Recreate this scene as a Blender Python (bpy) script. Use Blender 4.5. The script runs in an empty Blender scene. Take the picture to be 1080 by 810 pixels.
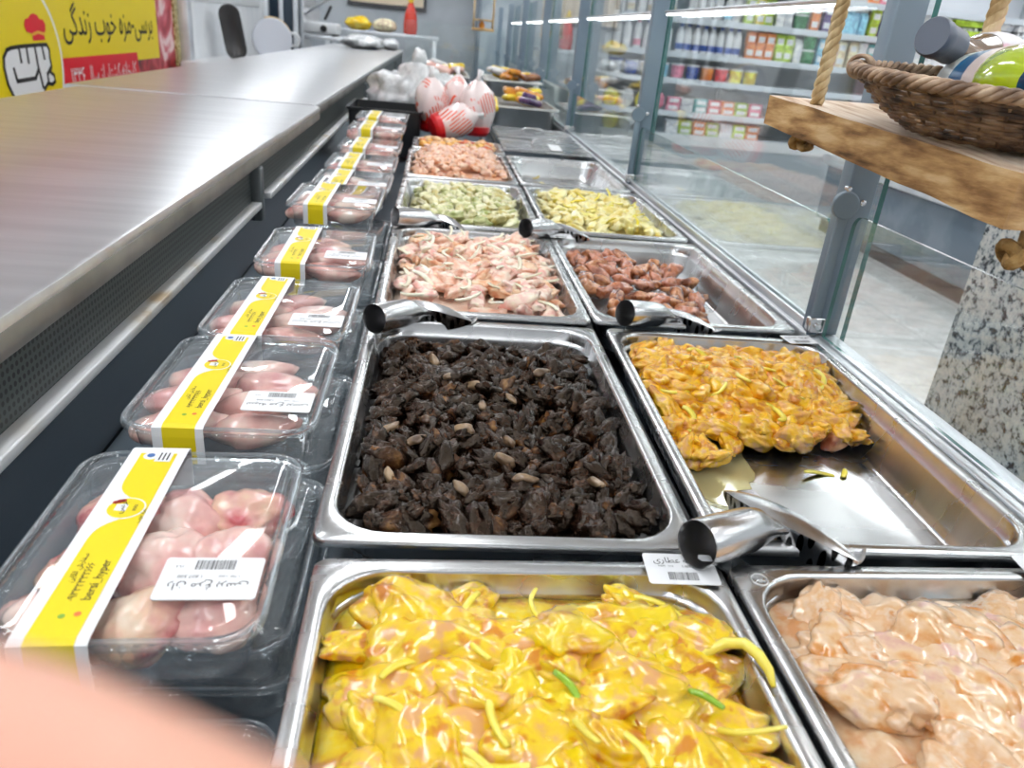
import bpy, bmesh, math, random
from mathutils import Vector, Matrix, noise, Euler, geometry
PI = math.pi
ZD = 0.9            # height of the pan rims above the floor
SC = bpy.context.scene
COL = SC.collection

# ------------------------------------------------------------------ camera
PITCH, YAW, ROLL = 0.42456, 0.12631, 0.09864
_fw = Vector((math.sin(YAW)*math.cos(PITCH), math.cos(YAW)*math.cos(PITCH), -math.sin(PITCH)))
_rt = Vector((math.cos(YAW), -math.sin(YAW), 0))
_up = _rt.cross(_fw)
_r2 = math.cos(ROLL)*_rt + math.sin(ROLL)*_up
_u2 = -math.sin(ROLL)*_rt + math.cos(ROLL)*_up
CAM_POS = Vector((-0.2454, 0.0, ZD+0.3797))
CAM_M = Matrix(((_r2.x, _u2.x, -_fw.x, CAM_POS.x), (_r2.y, _u2.y, -_fw.y, CAM_POS.y), (_r2.z, _u2.z, -_fw.z, CAM_POS.z), (0, 0, 0, 1)))
cd = bpy.data.cameras.new('camera')
cam = bpy.data.objects.new('camera', cd)
COL.objects.link(cam)
cam.matrix_world = CAM_M
cd.sensor_width = 36.0
cd.lens = 36.0*811/1080
cd.clip_start = 0.005
cd.dof.use_dof = True
cd.dof.focus_distance = 0.85
cd.dof.aperture_fstop = 8.0
SC.camera = cam

# ------------------------------------------------------------------ view and world
SC.view_settings.view_transform = 'Standard'
SC.view_settings.look = 'None'
SC.view_settings.gamma = 1
SC.view_settings.use_curve_mapping = False
SC.view_settings.exposure = 0.10
SC.cycles.transparent_max_bounces = 32
SC.cycles.max_bounces = 10
SC.cycles.caustics_reflective = False
SC.cycles.caustics_refractive = False
SC.cycles.sample_clamp_indirect = 6.0
w = bpy.data.worlds.new('world'); SC.world = w; w.use_nodes = True
w.node_tree.nodes['Background'].inputs[0].default_value = (0.9, 0.95, 1.0, 1)
w.node_tree.nodes['Background'].inputs[1].default_value = 0.55
LAMP_STRENGTH = 17.0

# ------------------------------------------------------------------ materials
def nt(name):
    m = bpy.data.materials.new(name); m.use_nodes = True
    return m, m.node_tree.nodes, m.node_tree.links, m.node_tree.nodes['Principled BSDF']
def c4(c): return (c[0], c[1], c[2], 1.0)
def srgb(r, g, b):
    f = lambda v: (v/255/12.92 if v/255 <= .04045 else ((v/255+.055)/1.055)**2.4)
    return (f(r), f(g), f(b))
_flat = {}
def flat(name, col, rough=.5, metal=0.0, coat=0.0, spec=.5):
    key = name
    if key in _flat: return _flat[key]
    m, N, L, b = nt(name)
    b.inputs['Base Color'].default_value = c4(col)
    b.inputs['Roughness'].default_value = rough
    b.inputs['Metallic'].default_value = metal
    b.inputs['Coat Weight'].default_value = coat
    b.inputs['Specular IOR Level'].default_value = spec
    _flat[key] = m
    return m
def varied(name, stops, scale=8.0, rough=.4, metal=0.0, coat=0.0, bump=0.0, bscale=40.0, stretch=(1, 1, 1), sss=0.0, rnd=True, detail=4.0, rrange=None, tint=None, sssr=(.01, .004, .003), spec=.5, contrast=None):
    """a principled surface whose own colour varies over a noise field in object space"""
    m, N, L, b = nt(name)
    tc = N.new('ShaderNodeTexCoord'); mp = N.new('ShaderNodeMapping'); mp.inputs['Scale'].default_value = stretch
    src = tc.outputs['Object']
    if rnd:
        oi = N.new('ShaderNodeObjectInfo'); ml = N.new('ShaderNodeMath'); ml.operation = 'MULTIPLY'; ml.inputs[1].default_value = 37.0
        ad = N.new('ShaderNodeVectorMath'); ad.operation = 'ADD'
        L.new(oi.outputs['Random'], ml.inputs[0]); L.new(src, ad.inputs[0]); L.new(ml.outputs[0], ad.inputs[1]); src = ad.outputs[0]
    L.new(src, mp.inputs['Vector'])
    nz = N.new('ShaderNodeTexNoise'); nz.inputs['Scale'].default_value = scale; nz.inputs['Detail'].default_value = detail
    L.new(mp.outputs[0], nz.inputs['Vector'])
    rp = N.new('ShaderNodeValToRGB'); e = rp.color_ramp.elements
    while len(e) < len(stops): e.new(.5)
    for k, (p, c) in enumerate(stops): e[k].position = .5+(p-.5)*.62; e[k].color = c4(c)
    L.new(nz.outputs['Fac'], rp.inputs[0]); L.new(rp.outputs[0], b.inputs['Base Color'])
    b.inputs['Roughness'].default_value = rough; b.inputs['Metallic'].default_value = metal
    b.inputs['Coat Weight'].default_value = coat; b.inputs['Coat Roughness'].default_value = .08
    b.inputs['Specular IOR Level'].default_value = spec
    if tint: b.inputs['Specular Tint'].default_value = c4(tint)
    if sss:
        b.inputs['Subsurface Weight'].default_value = sss; b.inputs['Subsurface Radius'].default_value = sssr; b.inputs['Subsurface Scale'].default_value = 1.0
    if bump:
        n2 = N.new('ShaderNodeTexNoise'); n2.inputs['Scale'].default_value = bscale; n2.inputs['Detail'].default_value = 3.0
        L.new(mp.outputs[0], n2.inputs['Vector'])
        bp = N.new('ShaderNodeBump'); bp.inputs['Strength'].default_value = bump; bp.inputs['Distance'].default_value = .003
        L.new(n2.outputs['Fac'], bp.inputs['Height']); L.new(bp.outputs[0], b.inputs['Normal'])
    if rrange:
        mr = N.new('ShaderNodeMapRange'); mr.inputs['To Min'].default_value = rrange[0]; mr.inputs['To Max'].default_value = rrange[1]
        L.new(nz.outputs['Fac'], mr.inputs['Value']); L.new(mr.outputs[0], b.inputs['Roughness'])
    return m
def clear(name, tint, gloss=1.0, rough=.03, base=.04, body=(.8, .85, .9), bodyfac=0.03, facing=0.0, wave=0.0):
    """thin clear sheet: see-through, with a Fresnel reflection and a trace of its own body colour"""
    m = bpy.data.materials.new(name); m.use_nodes = True
    N = m.node_tree.nodes; L = m.node_tree.links; N.clear()
    out = N.new('ShaderNodeOutputMaterial'); tr = N.new('ShaderNodeBsdfTransparent'); tr.inputs[0].default_value = c4(tint)
    gl = N.new('ShaderNodeBsdfGlossy'); gl.inputs['Roughness'].default_value = rough; gl.inputs['Color'].default_value = (1, 1, 1, 1)
    df = N.new('ShaderNodeBsdfDiffuse'); df.inputs[0].default_value = c4(body)
    if wave:
        tc = N.new('ShaderNodeTexCoord'); nz = N.new('ShaderNodeTexNoise'); nz.inputs['Scale'].default_value = 70; nz.inputs['Detail'].default_value = 3
        bp = N.new('ShaderNodeBump'); bp.inputs['Strength'].default_value = wave; bp.inputs['Distance'].default_value = .004
        L.new(tc.outputs['Object'], nz.inputs['Vector']); L.new(nz.outputs['Fac'], bp.inputs['Height']); L.new(bp.outputs[0], gl.inputs['Normal'])
    l5 = N.new('ShaderNodeLayerWeight'); l5.inputs['Blend'].default_value = .5   # facing = 1-cos, the same from either side
    fr = N.new('ShaderNodeMath'); fr.operation = 'POWER'; fr.inputs[1].default_value = 5.0; L.new(l5.outputs['Facing'], fr.inputs[0])
    mu = N.new('ShaderNodeMath'); mu.operation = 'MULTIPLY_ADD'; mu.inputs[1].default_value = .9*gloss; mu.inputs[2].default_value = base
    mu.use_clamp = True
    L.new(fr.outputs[0], mu.inputs[0])
    m1 = N.new('ShaderNodeMixShader'); m2 = N.new('ShaderNodeMixShader')
    lw = N.new('ShaderNodeLayerWeight'); lw.inputs['Blend'].default_value = .35
    ma = N.new('ShaderNodeMath'); ma.operation = 'MULTIPLY_ADD'; ma.inputs[1].default_value = facing; ma.inputs[2].default_value = bodyfac; ma.use_clamp = True
    L.new(lw.outputs['Facing'], ma.inputs[0]); L.new(ma.outputs[0], m1.inputs[0])
    L.new(tr.outputs[0], m1.inputs[1]); L.new(df.outputs[0], m1.inputs[2])
    L.new(mu.outputs[0], m2.inputs[0]); L.new(m1.outputs[0], m2.inputs[1]); L.new(gl.outputs[0], m2.inputs[2])
    L.new(m2.outputs[0], out.inputs['Surface'])
    return m
def emit(name, col, s):
    m, N, L, b = nt(name)
    b.inputs['Base Color'].default_value = c4(col); b.inputs['Emission Color'].default_value = c4(col); b.inputs['Emission Strength'].default_value = s
    return m

STEEL = varied('pan_steel', [(.3, (.60, .605, .61)), (.7, (.76, .765, .77))], 6, .26, 1.0, rrange=(.20, .34), stretch=(1, 3, 1))
WSTEEL = varied('worktop_steel', [(.25, (.76, .765, .78)), (.75, (.85, .855, .87))], 3.0, .30, 1.0, stretch=(1.0, 10, 1), rrange=(.26, .34), rnd=False)
LIP = varied('lip_steel_dark_reflection', [(.3, (.22, .215, .20)), (.7, (.36, .35, .33))], 7.0, .42, .8, rnd=False)  # dirty, rougher steel; reflection of the dark case interior put into its colour
LSTEEL = varied('ledge_steel', [(.3, (.66, .69, .73)), (.7, (.80, .83, .86))], 5, .4, .85, rrange=(.3, .5), rnd=False)
SCOOP = flat('scoop_steel', (.66, .66, .67), .25, 1.0)
GREYPAINT = varied('grey_post_paint', [(.3, srgb(112, 130, 146)), (.7, srgb(128, 146, 160))], 4, .4)
DARK = flat('dark_deck', (.105, .135, .165), .3)
DARKGLOSS = flat('dark_mirror_panel', (.20, .23, .26), .14, .75)
BLACK = flat('black', (.01, .01, .011), .4)
INK = flat('print_ink', (.02, .02, .022), .6)
WHITE = flat('white_paper', (.83, .84, .86), .5)
YELLOW = flat('yellow_print', srgb(236, 212, 8), .45)
RED = flat('red_print', srgb(222, 14, 40), .45)
WHITEPL = flat('white_plastic', (.8, .82, .84), .3)
GLASS = clear('pane_glass', (.965, .985, .98), gloss=1.0, rough=.01, base=.045, body=(.6, .75, .72), bodyfac=.010)
GEDGE = varied('glass_edge_green', [(.3, (.02, .12, .11)), (.7, (.06, .22, .20))], 10, .15, coat=.5)
PLASTIC = clear('container_plastic', (.965, .98, .985), gloss=1.1, rough=.05, base=.05, body=(.66, .74, .80), bodyfac=.012, facing=.10)
TRAYPL = clear('tray_plastic', (.965, .98, .985), gloss=1.3, rough=.07, base=.085, body=(.70, .78, .84), bodyfac=.03, facing=.14, wave=.55)
FILM = clear('bag_film', (.97, .97, .975), gloss=1.2, rough=.12, base=.09, body=(.85, .85, .87), bodyfac=.10, facing=.4)

# ------------------------------------------------------------------ mesh helpers
def mesh(name, verts, faces, mat, parent=None, smooth=True, mi=None, loc=None, rot=None):
    me = bpy.data.meshes.new(name)
    me.from_pydata([tuple(v) for v in verts], [], faces)
    mats = mat if isinstance(mat, (list, tuple)) else [mat]
    for m in mats: me.materials.append(m)
    if mi: me.polygons.foreach_set('material_index', mi)
    me.polygons.foreach_set('use_smooth', [smooth]*len(me.polygons))
    me.update()
    return link(name, me, parent, loc, rot)
def link(name, me, parent=None, loc=None, rot=None):
    o = bpy.data.objects.new(name, me); COL.objects.link(o)
    if parent: o.parent = parent
    if loc is not None: o.location = loc
    if rot is not None: o.rotation_euler = rot
    return o
def tag(o, label, cat, group=None, kind=None):
    o['label'] = label; o['category'] = cat
    if group: o['group'] = group
    if kind: o['kind'] = kind
    return o
def thing(name, label, cat, loc=(0, 0, 0), rz=0.0, group=None, rot=None):
    o = bpy.data.objects.new(name, None); COL.objects.link(o); o.empty_display_size = .05
    o.location = loc; o.rotation_euler = rot if rot else (0, 0, rz)
    return tag(o, label, cat, group)
def struct(o):
    o['kind'] = 'structure'; return o
def dup(root, loc, rot, label=None, group=None, scale=None):
    r = root.copy(); COL.objects.link(r); r.location = loc; r.rotation_euler = rot
    if scale: r.scale = scale
    if label: r['label'] = label
    if group: r['group'] = group
    for ch in list(root.children):
        c = ch.copy(); COL.objects.link(c); c.parent = r
        for g in list(ch.children):
            d = g.copy(); COL.objects.link(d); d.parent = c
    return r
class MB:
    """gathers shapes into one mesh"""
    def __init__(s): s.v = []; s.f = []; s.m = []
    def add(s, vs, fs, mi=0):
        k = len(s.v); s.v += [tuple(v) for v in vs]; s.f += [tuple(i+k for i in f) for f in fs]; s.m += [mi]*len(fs); return s
    def box(s, x0, x1, y0, y1, z0, z1, mi=0, M=None):
        vs = [Vector((x, y, z)) for z in (z0, z1) for x, y in ((x0, y0), (x1, y0), (x1, y1), (x0, y1))]
        if M: vs = [M @ v for v in vs]
        return s.add(vs, [(3, 2, 1, 0), (4, 5, 6, 7), (0, 1, 5, 4), (1, 2, 6, 5), (2, 3, 7, 6), (3, 0, 4, 7)], mi)
    def bbox(s, x0, x1, y0, y1, z0, z1, b, mi=0, M=None, seg=2):
        bm = bmesh.new(); bmesh.ops.create_cube(bm, size=1)
        for v in bm.verts: v.co = Vector(((x0+x1)/2+v.co.x*(x1-x0), (y0+y1)/2+v.co.y*(y1-y0), (z0+z1)/2+v.co.z*(z1-z0)))
        bmesh.ops.bevel(bm, geom=bm.edges[:], offset=b, segments=seg, affect='EDGES', profile=.5)
        if M: bmesh.ops.transform(bm, matrix=M, verts=bm.verts)
        s.bm(bm, mi); return s
    def bm(s, bm, mi=0):
        bm.verts.index_update(); s.add([v.co.copy() for v in bm.verts], [[v.index for v in f.verts] for f in bm.faces], mi); bm.free(); return s
    def loft(s, rings, cap0=False, cap1=False, mi=0, close=True):
        n = len(rings[0]); vs = [p for r in rings for p in r]; fs = []
        for k in range(len(rings)-1):
            for i in range(n if close else n-1):
                j = (i+1) % n; fs.append((k*n+i, k*n+j, (k+1)*n+j, (k+1)*n+i))
        if cap0: fs.append(tuple(reversed(range(n))))
        if cap1: fs.append(tuple((len(rings)-1)*n+i for i in range(n)))
        return s.add(vs, fs, mi)
    def tube(s, pts, r, seg=8, mi=0, caps=True, closed=False, flatz=1.0):
        pts = [Vector(p) for p in pts]; n = len(pts)
        rr = r if isinstance(r, (list, tuple)) else [r]*n
        rings = []; up = None
        for i, p in enumerate(pts):
            if closed: t = (pts[(i+1) % n]-pts[i-1])
            else: t = pts[min(i+1, n-1)]-pts[max(i-1, 0)]
            t = t.normalized() if t.length > 1e-9 else Vector((0, 0, 1))
            if up is None:
                up = Vector((0, 0, 1)) if abs(t.z) < .9 else Vector((1, 0, 0))
            u = (up-t*up.dot(t)); u = u.normalized() if u.length > 1e-6 else t.orthogonal().normalized(); up = u
            vv = t.cross(u)
            rings.append([p+rr[i]*(math.cos(2*PI*k/seg)*vv+flatz*math.sin(2*PI*k/seg)*u) for k in range(seg)])
        if closed: rings.append(rings[0])
        return s.loft(rings, caps and not closed, caps and not closed, mi)
    def lathe(s, prof, seg=24, mi=0, M=None, mis=None):
        rings = [[Vector((r*math.cos(2*PI*k/seg), r*math.sin(2*PI*k/seg), z)) for k in range(seg)] for r, z in prof]
        if M: rings = [[M @ p for p in R] for R in rings]
        for k in range(len(rings)-1):
            s.loft([rings[k], rings[k+1]], False, False, mis[k] if mis else mi)
        s.add(rings[0], [tuple(reversed(range(seg)))], mis[0] if mis else mi); s.add(rings[-1], [tuple(range(seg))], mis[-1] if mis else mi)
        return s
    def build(s, name, mat, parent=None, smooth=True, loc=None, rot=None):
        o = mesh(name, s.v, s.f, mat, parent, smooth, s.m, loc, rot)
        return o
def sharp(o, ang=.6):
    """smooth shading that keeps hard edges"""
    me = o.data
    bm = bmesh.new(); bm.from_mesh(me)
    bmesh.ops.remove_doubles(bm, verts=bm.verts, dist=1e-6)
    bmesh.ops.recalc_face_normals(bm, faces=bm.faces)
    for e in bm.edges:
        if len(e.link_faces) == 2 and e.calc_face_angle(0) > ang: e.smooth = False
    bm.to_mesh(me); bm.free(); return o
def rrect(hw, hd, r, z, n=6, side=1, rib=0.0):
    """rounded rectangle ring, equal vertex counts whatever the radius"""
    r = min(r, hw*.999, hd*.999); pts = []
    cs = [(hw-r, hd-r, 0), (-hw+r, hd-r, PI/2), (-hw+r, -hd+r, PI), (hw-r, -hd+r, 1.5*PI)]
    for k, (cx, cy, a) in enumerate(cs):
        for i in range(n+1):
            t = a+PI/2*i/n; pts.append(Vector((cx+r*math.cos(t), cy+r*math.sin(t), z)))
        if side > 1:
            p0 = pts[-1]; nx, ny, a2 = cs[(k+1) % 4]; p1 = Vector((nx+r*math.cos(a2), ny+r*math.sin(a2), z))
            nrm = Vector((math.cos(a+PI/2), math.sin(a+PI/2), 0))
            for i in range(1, side):
                q = p0.lerp(p1, i/side)-nrm*(rib*(i % 2)); pts.append(q)
    return pts
def text_geo(body, size, align='CENTER', _c={}):
    """letter outlines filled by winding number (overlapping strokes stay solid)"""
    if body not in _c:
        c = bpy.data.curves.new('t', 'FONT'); c.body = body; c.size = 1.0; c.align_x = 'CENTER'; c.align_y = 'CENTER'
        o = bpy.data.objects.new('t', c); COL.objects.link(o)
        dg = bpy.context.evaluated_depsgraph_get(); dg.update()
        cu = o.evaluated_get(dg).to_curve(dg); loops = []
        for sp in cu.splines:
            P = []; bp = sp.bezier_points; n = len(bp)
            for i in range(n):
                p, q = bp[i], bp[(i+1) % n]
                P += [Vector((v.x, v.y)) for v in geometry.interpolate_bezier(p.co, p.handle_right, q.handle_left, q.co, 6)[:-1]]
            Q = [P[k] for k in range(len(P)) if (P[k]-P[k-1]).length > 1e-5]
            if len(Q) > 2: loops.append(Q)
        o.evaluated_get(dg).to_curve_clear(); bpy.data.objects.remove(o); bpy.data.curves.remove(c)
        pts = []; ed = []
        for Q in loops:
            k = len(pts); pts += Q; ed += [(k+i, k+(i+1) % len(Q)) for i in range(len(Q))]
        V, E_, F, *_r = geometry.delaunay_2d_cdt(pts, ed, [], 0, 1e-6)
        fs = []
        for f in F:
            g = sum((V[i] for i in f), Vector((0, 0)))/len(f); wn = 0
            for Q in loops:
                for i in range(len(Q)):
                    p, q = Q[i-1], Q[i]
                    if (p.y <= g.y) != (q.y <= g.y):
                        x = p.x+(g.y-p.y)/(q.y-p.y)*(q.x-p.x)
                        if x > g.x: wn += 1 if q.y > p.y else -1
            if wn: fs.append(tuple(f))
        _c[body] = ([Vector((v.x, v.y, 0)) for v in V], fs)
    vs, fs = _c[body]
    return [v*size for v in vs], fs
# Arabic-script shaping: letter -> (isolated, final, initial, medial)
_AR = {'ا': (0xFE8D, 0xFE8E, 0, 0), 'ب': (0xFE8F, 0xFE90, 0xFE91, 0xFE92), 'ت': (0xFE95, 0xFE96, 0xFE97, 0xFE98), 'ج': (0xFE9D, 0xFE9E, 0xFE9F, 0xFEA0),
       'خ': (0xFEA5, 0xFEA6, 0xFEA7, 0xFEA8), 'د': (0xFEA9, 0xFEAA, 0, 0), 'ر': (0xFEAD, 0xFEAE, 0, 0), 'ز': (0xFEAF, 0xFEB0, 0, 0), 'س': (0xFEB1, 0xFEB2, 0xFEB3, 0xFEB4),
       'ش': (0xFEB5, 0xFEB6, 0xFEB7, 0xFEB8), 'ط': (0xFEC1, 0xFEC2, 0xFEC3, 0xFEC4), 'ع': (0xFEC9, 0xFECA, 0xFECB, 0xFECC), 'غ': (0xFECD, 0xFECE, 0xFECF, 0xFED0),
       'ف': (0xFED1, 0xFED2, 0xFED3, 0xFED4), 'ل': (0xFEDD, 0xFEDE, 0xFEDF, 0xFEE0), 'م': (0xFEE1, 0xFEE2, 0xFEE3, 0xFEE4), 'ن': (0xFEE5, 0xFEE6, 0xFEE7, 0xFEE8),
       'ه': (0xFEE9, 0xFEEA, 0xFEEB, 0xFEEC), 'و': (0xFEED, 0xFEEE, 0, 0), 'ک': (0xFB8E, 0xFB8F, 0xFB90, 0xFB91), 'گ': (0xFB92, 0xFB93, 0xFB94, 0xFB95), 'ی': (0xFBFC, 0xFBFD, 0xFBFE, 0xFBFF)}
def fa(s):
    out = []
    for i, ch in enumerate(s):
        if ch not in _AR: out.append(ch); continue
        f = _AR[ch]
        prev = i > 0 and s[i-1] in _AR and _AR[s[i-1]][2]
        nxt = f[2] and i+1 < len(s) and s[i+1] in _AR
        out.append(chr(f[3] if prev and nxt else f[1] if prev else f[2] if nxt else f[0]))
    r = ''.join(reversed(out))
    # numbers keep their own order
    res = ''; num = ''
    for ch in r:
        if '\u06f0' <= ch <= '\u06f9': num = ch+num
        else: res += num+ch; num = ''
    return res+num
def smooth_noise(p, s): return noise.noise(Vector(p)+Vector((s*7.3, s*3.1, s*5.7)))

# ================================================================== SETTING
def floor_mat():
    m, N, L, b = nt('stone_floor_tile')
    tc = N.new('ShaderNodeTexCoord'); br = N.new('ShaderNodeTexBrick'); br.offset = 0; br.squash = 1
    br.inputs['Scale'].default_value = 1.0; br.inputs['Brick Width'].default_value = .6; br.inputs['Row Height'].default_value = .6; br.inputs['Mortar Size'].default_value = .003
    br.inputs['Mortar'].default_value = (.42, .42, .41, 1)
    L.new(tc.outputs['Object'], br.inputs['Vector'])
    nz = N.new('ShaderNodeTexNoise'); nz.inputs['Scale'].default_value = 9; nz.inputs['Detail'].default_value = 8; nz.inputs['Roughness'].default_value = .7
    L.new(tc.outputs['Object'], nz.inputs['Vector'])
    rp = N.new('ShaderNodeValToRGB'); rp.color_ramp.elements[0].position = .3; rp.color_ramp.elements[0].color = (.56, .55, .53, 1); rp.color_ramp.elements[1].position = .7; rp.color_ramp.elements[1].color = (.80, .79, .77, 1)
    L.new(nz.outputs['Fac'], rp.inputs[0]); L.new(rp.outputs[0], br.inputs['Color1']); L.new(rp.outputs[0], br.inputs['Color2'])
    L.new(br.outputs['Color'], b.inputs['Base Color']); b.inputs['Roughness'].default_value = .22
    return m
X0, X1, Y0, Y1, ZC = -2.02, 7.5, -2.5, 12.0, 3.05
def plate(name, x0, x1, y0, y1, z0, z1, mat):
    return struct(MB().box(x0, x1, y0, y1, z0, z1).build(name, mat, smooth=False))
plate('floor', X0, X1, Y0, Y1, -.1, 0, floor_mat())
plate('ceiling', X0, X1, Y0, Y1, ZC, ZC+.08, varied('ceiling_panel', [(.4, (.78, .79, .80)), (.6, (.82, .83, .84))], 2, .8))
plate('wall_left', X0-.1, X0, Y0, Y1, 0, ZC, varied('wall_paint', [(.4, (.72, .74, .77)), (.6, (.78, .80, .82))], 1.5, .6))
plate('wall_right', X1, X1+.1, Y0, Y1, 0, ZC, bpy.data.materials['wall_paint'])
plate('wall_back', X0, X1, Y1, Y1+.1, 0, ZC, varied('back_wall_paint', [(.35, (.40, .44, .48)), (.65, (.52, .56, .60))], 1.2, .6))

# ceiling lamps: rows of LED battens over the aisles
def ceiling_lamp(x, y, L=1.5, label='', first=[None]):
    if first[0] is None:
        t = thing('ceiling_light', label, 'light', (x, y, ZC), 0, 'LED battens on the ceiling')
        MB().bbox(-.10, .10, -L/2-.02, L/2+.02, -.05, 0, .008).build('housing', WHITEPL, t)
        MB().bbox(-.085, .085, -L/2, L/2, -.062, -.048, .004).build('diffuser', emit('lamp_diffuser', (.96, .98, 1.0), LAMP_STRENGTH), t)
        first[0] = t
    else:
        dup(first[0], (x, y, ZC), (0, 0, 0), label)
for i, x in enumerate((-1.78, -.40, 1.75, 3.7, 5.6)):
    for j, y in enumerate((-.9, 1.3, 3.5, 5.7, 7.9, 10.1)):
        if i == 0 and 3 < y < 6: continue
        ceiling_lamp(x, y, 1.5, 'white LED batten on the ceiling above the aisles')

# ================================================================== THE DISPLAY CASE
CY0, CY1 = -.9, 9.0
# worktop sheets on the service side
def worktop(name, x0, x1, y0, y1, z0, z1, label):
    m = MB()
    prof = [(x0, z1-.012), (x0, z1-.006), (x0+.003, z1-.002), (x0+.008, z1), (x1-.006, z1), (x1-.002, z1-.0015), (x1, z1-.006), (x1, z1-.012)]
    rings = []
    for y, ins in [(y0, 0), (y1-.012, 0), (y1-.004, .004), (y1, .012)]:
        rings.append([Vector((px-(ins if px > x1-.02 else 0), y, pz)) for px, pz in prof])
    m.loft(rings, True, True)
    o = sharp(m.build(name, WSTEEL)); tag(o, label, 'worktop')
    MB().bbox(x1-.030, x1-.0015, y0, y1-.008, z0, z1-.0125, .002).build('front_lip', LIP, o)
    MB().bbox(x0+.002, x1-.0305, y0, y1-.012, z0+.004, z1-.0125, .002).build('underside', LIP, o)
    return o
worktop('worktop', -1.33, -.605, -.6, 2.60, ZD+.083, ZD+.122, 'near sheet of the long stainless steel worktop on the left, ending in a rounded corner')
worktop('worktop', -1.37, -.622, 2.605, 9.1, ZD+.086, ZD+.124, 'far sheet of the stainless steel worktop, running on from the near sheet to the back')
def perf_mat():
    m, N, L, b = nt('perforated_grey_panel')
    tc = N.new('ShaderNodeTexCoord'); mp = N.new('ShaderNodeMapping'); mp.inputs['Rotation'].default_value = (0, PI/2, 0); mp.inputs['Scale'].default_value = (1, 1, 1)
    vo = N.new('ShaderNodeTexVoronoi'); vo.voronoi_dimensions = '2D'; vo.inputs['Scale'].default_value = 115; vo.inputs['Randomness'].default_value = .0
    L.new(tc.outputs['Object'], mp.inputs[0]); L.new(mp.outputs[0], vo.inputs['Vector'])
    rp = N.new('ShaderNodeValToRGB'); rp.color_ramp.elements[0].position = .28; rp.color_ramp.elements[0].color = (.012, .014, .015, 1); rp.color_ramp.elements[1].position = .36; rp.color_ramp.elements[1].color = (.062, .075, .072, 1)
    L.new(vo.outputs['Distance'], rp.inputs[0]); L.new(rp.outputs[0], b.inputs['Base Color']); b.inputs['Roughness'].default_value = .45
    return m
case = thing('display_case', 'long refrigerated display case holding the steel pans, dark inside, with a pale steel ledge', 'display case', (0, 0, 0))
Wm = lambda *a: MB().box(*a)
MB().box(-.66, .40, CY0, CY1, .10, ZD-.135).box(-.64, .38, CY0, CY1, 0, .10).build('body', flat('case_body', (.55, .58, .61), .4), case, False)
MB().box(-.62, .345, CY0, CY1, ZD-.135, ZD-.118).build('deck', DARK, case, False)
MB().bbox(-.645, -.622, CY0, CY1, ZD-.13, ZD+.0, .003).build('inner_wall', DARKGLOSS, case, False)
MB().box(-1.30, -.66, CY0, CY1, .08, ZD+.0855).box(-.66, -.63, CY0, CY1, ZD-.13, ZD+.083).build('service_cabinet', flat('cabinet_steel', (.5, .52, .54), .4, .6), case, False)
MB().box(-.632, -.627, CY0, CY1, ZD+.002, ZD+.084).build('perforated_panel', perf_mat(), case, False)
for a, b in ((CY0, 1.70), (1.80, 4.4), (4.5, 7.4)):
    MB().bbox(-.628, -.606, a, b, ZD-.007, ZD+.006, .002).build('rail', varied('rail_white', [(.50, (.74, .75, .76)), (.74, (.66, .64, .60)), (.88, (.50, .38, .24))], 9, .4, .2, rnd=False), case)
    bk = MB().bbox(-.632, -.606, b-.004, b+.030, ZD-.035, ZD+.078, .004); bk.build('rail_bracket', flat('bracket_dark', (.10, .115, .12), .4), case)
# ledge on the customer side, glass channel
MB().bbox(.343, .392, CY0, CY1, ZD-.03, ZD-.001, .003).build('ledge', LSTEEL, case)
MB().bbox(.350, .356, 1.10, CY1, ZD-.002, ZD+.012, .001).bbox(.364, .370, 1.10, CY1, ZD-.002, ZD+.012, .001).build('glass_channel', LSTEEL, case)
MB().bbox(.375, .405, -.9, CY1, ZD-.75, ZD-.03, .004).build('front_panel', flat('front_panel_grey', (.45, .49, .53), .4), case)
# cross bars that carry the pans
MB().box(-.006, .006, CY0, CY1, ZD-.03, ZD-.012).build('support_bar', BLACK, case, False)

def part_copy(o, parent, loc):
    c = o.copy(); COL.objects.link(c); c.parent = parent; c.location = loc
    for g in list(o.children):
        d = g.copy(); COL.objects.link(d); d.parent = c
    return c
POSTS = [1.087, 2.36, 3.62, 4.88, 6.14, 7.40, 8.66]
post0 = MB().bbox(-.022, .022, -.016, .016, 0, .62, .003).build('post', GREYPAINT, case, loc=(.368, POSTS[0], ZD))
m = MB(); M = Matrix.Translation((-.022, -.020, .20)) @ Matrix.Rotation(PI/2, 4, 'X')
m.lathe([(.020, -.004), (.020, .003), (.018, .004)], 20, M=M)
m.bbox(-.030, -.014, -.0225, -.0165, .0, .20, .002)
m.build('clamp', GREYPAINT, post0)
MB().lathe([(.0045, 0), (.0045, .003), (.0025, .0045)], 12, M=Matrix.Translation((.004, -.0165, .205)) @ Matrix.Rotation(PI/2, 4, 'X')).build('screw', SCOOP, post0)
m = MB().bbox(-.034, -.008, -.028, -.014, .006, .030, .003); m.lathe([(.005, -.004), (.005, .004)], 12, M=Matrix.Translation((-.021, -.03, .018)) @ Matrix.Rotation(PI/2, 4, 'X'))
m.build('hinge', SCOOP, post0)
MB().lathe([(.004, 0), (.004, .008), (.0025, .009)], 10, M=Matrix.Translation((-.03, -.026, .225)) @ Matrix.Rotation(PI/2, 4, 'X')).build('screw', SCOOP, post0)
for y in POSTS[1:]: part_copy(post0, case, (.368, y, ZD))
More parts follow.
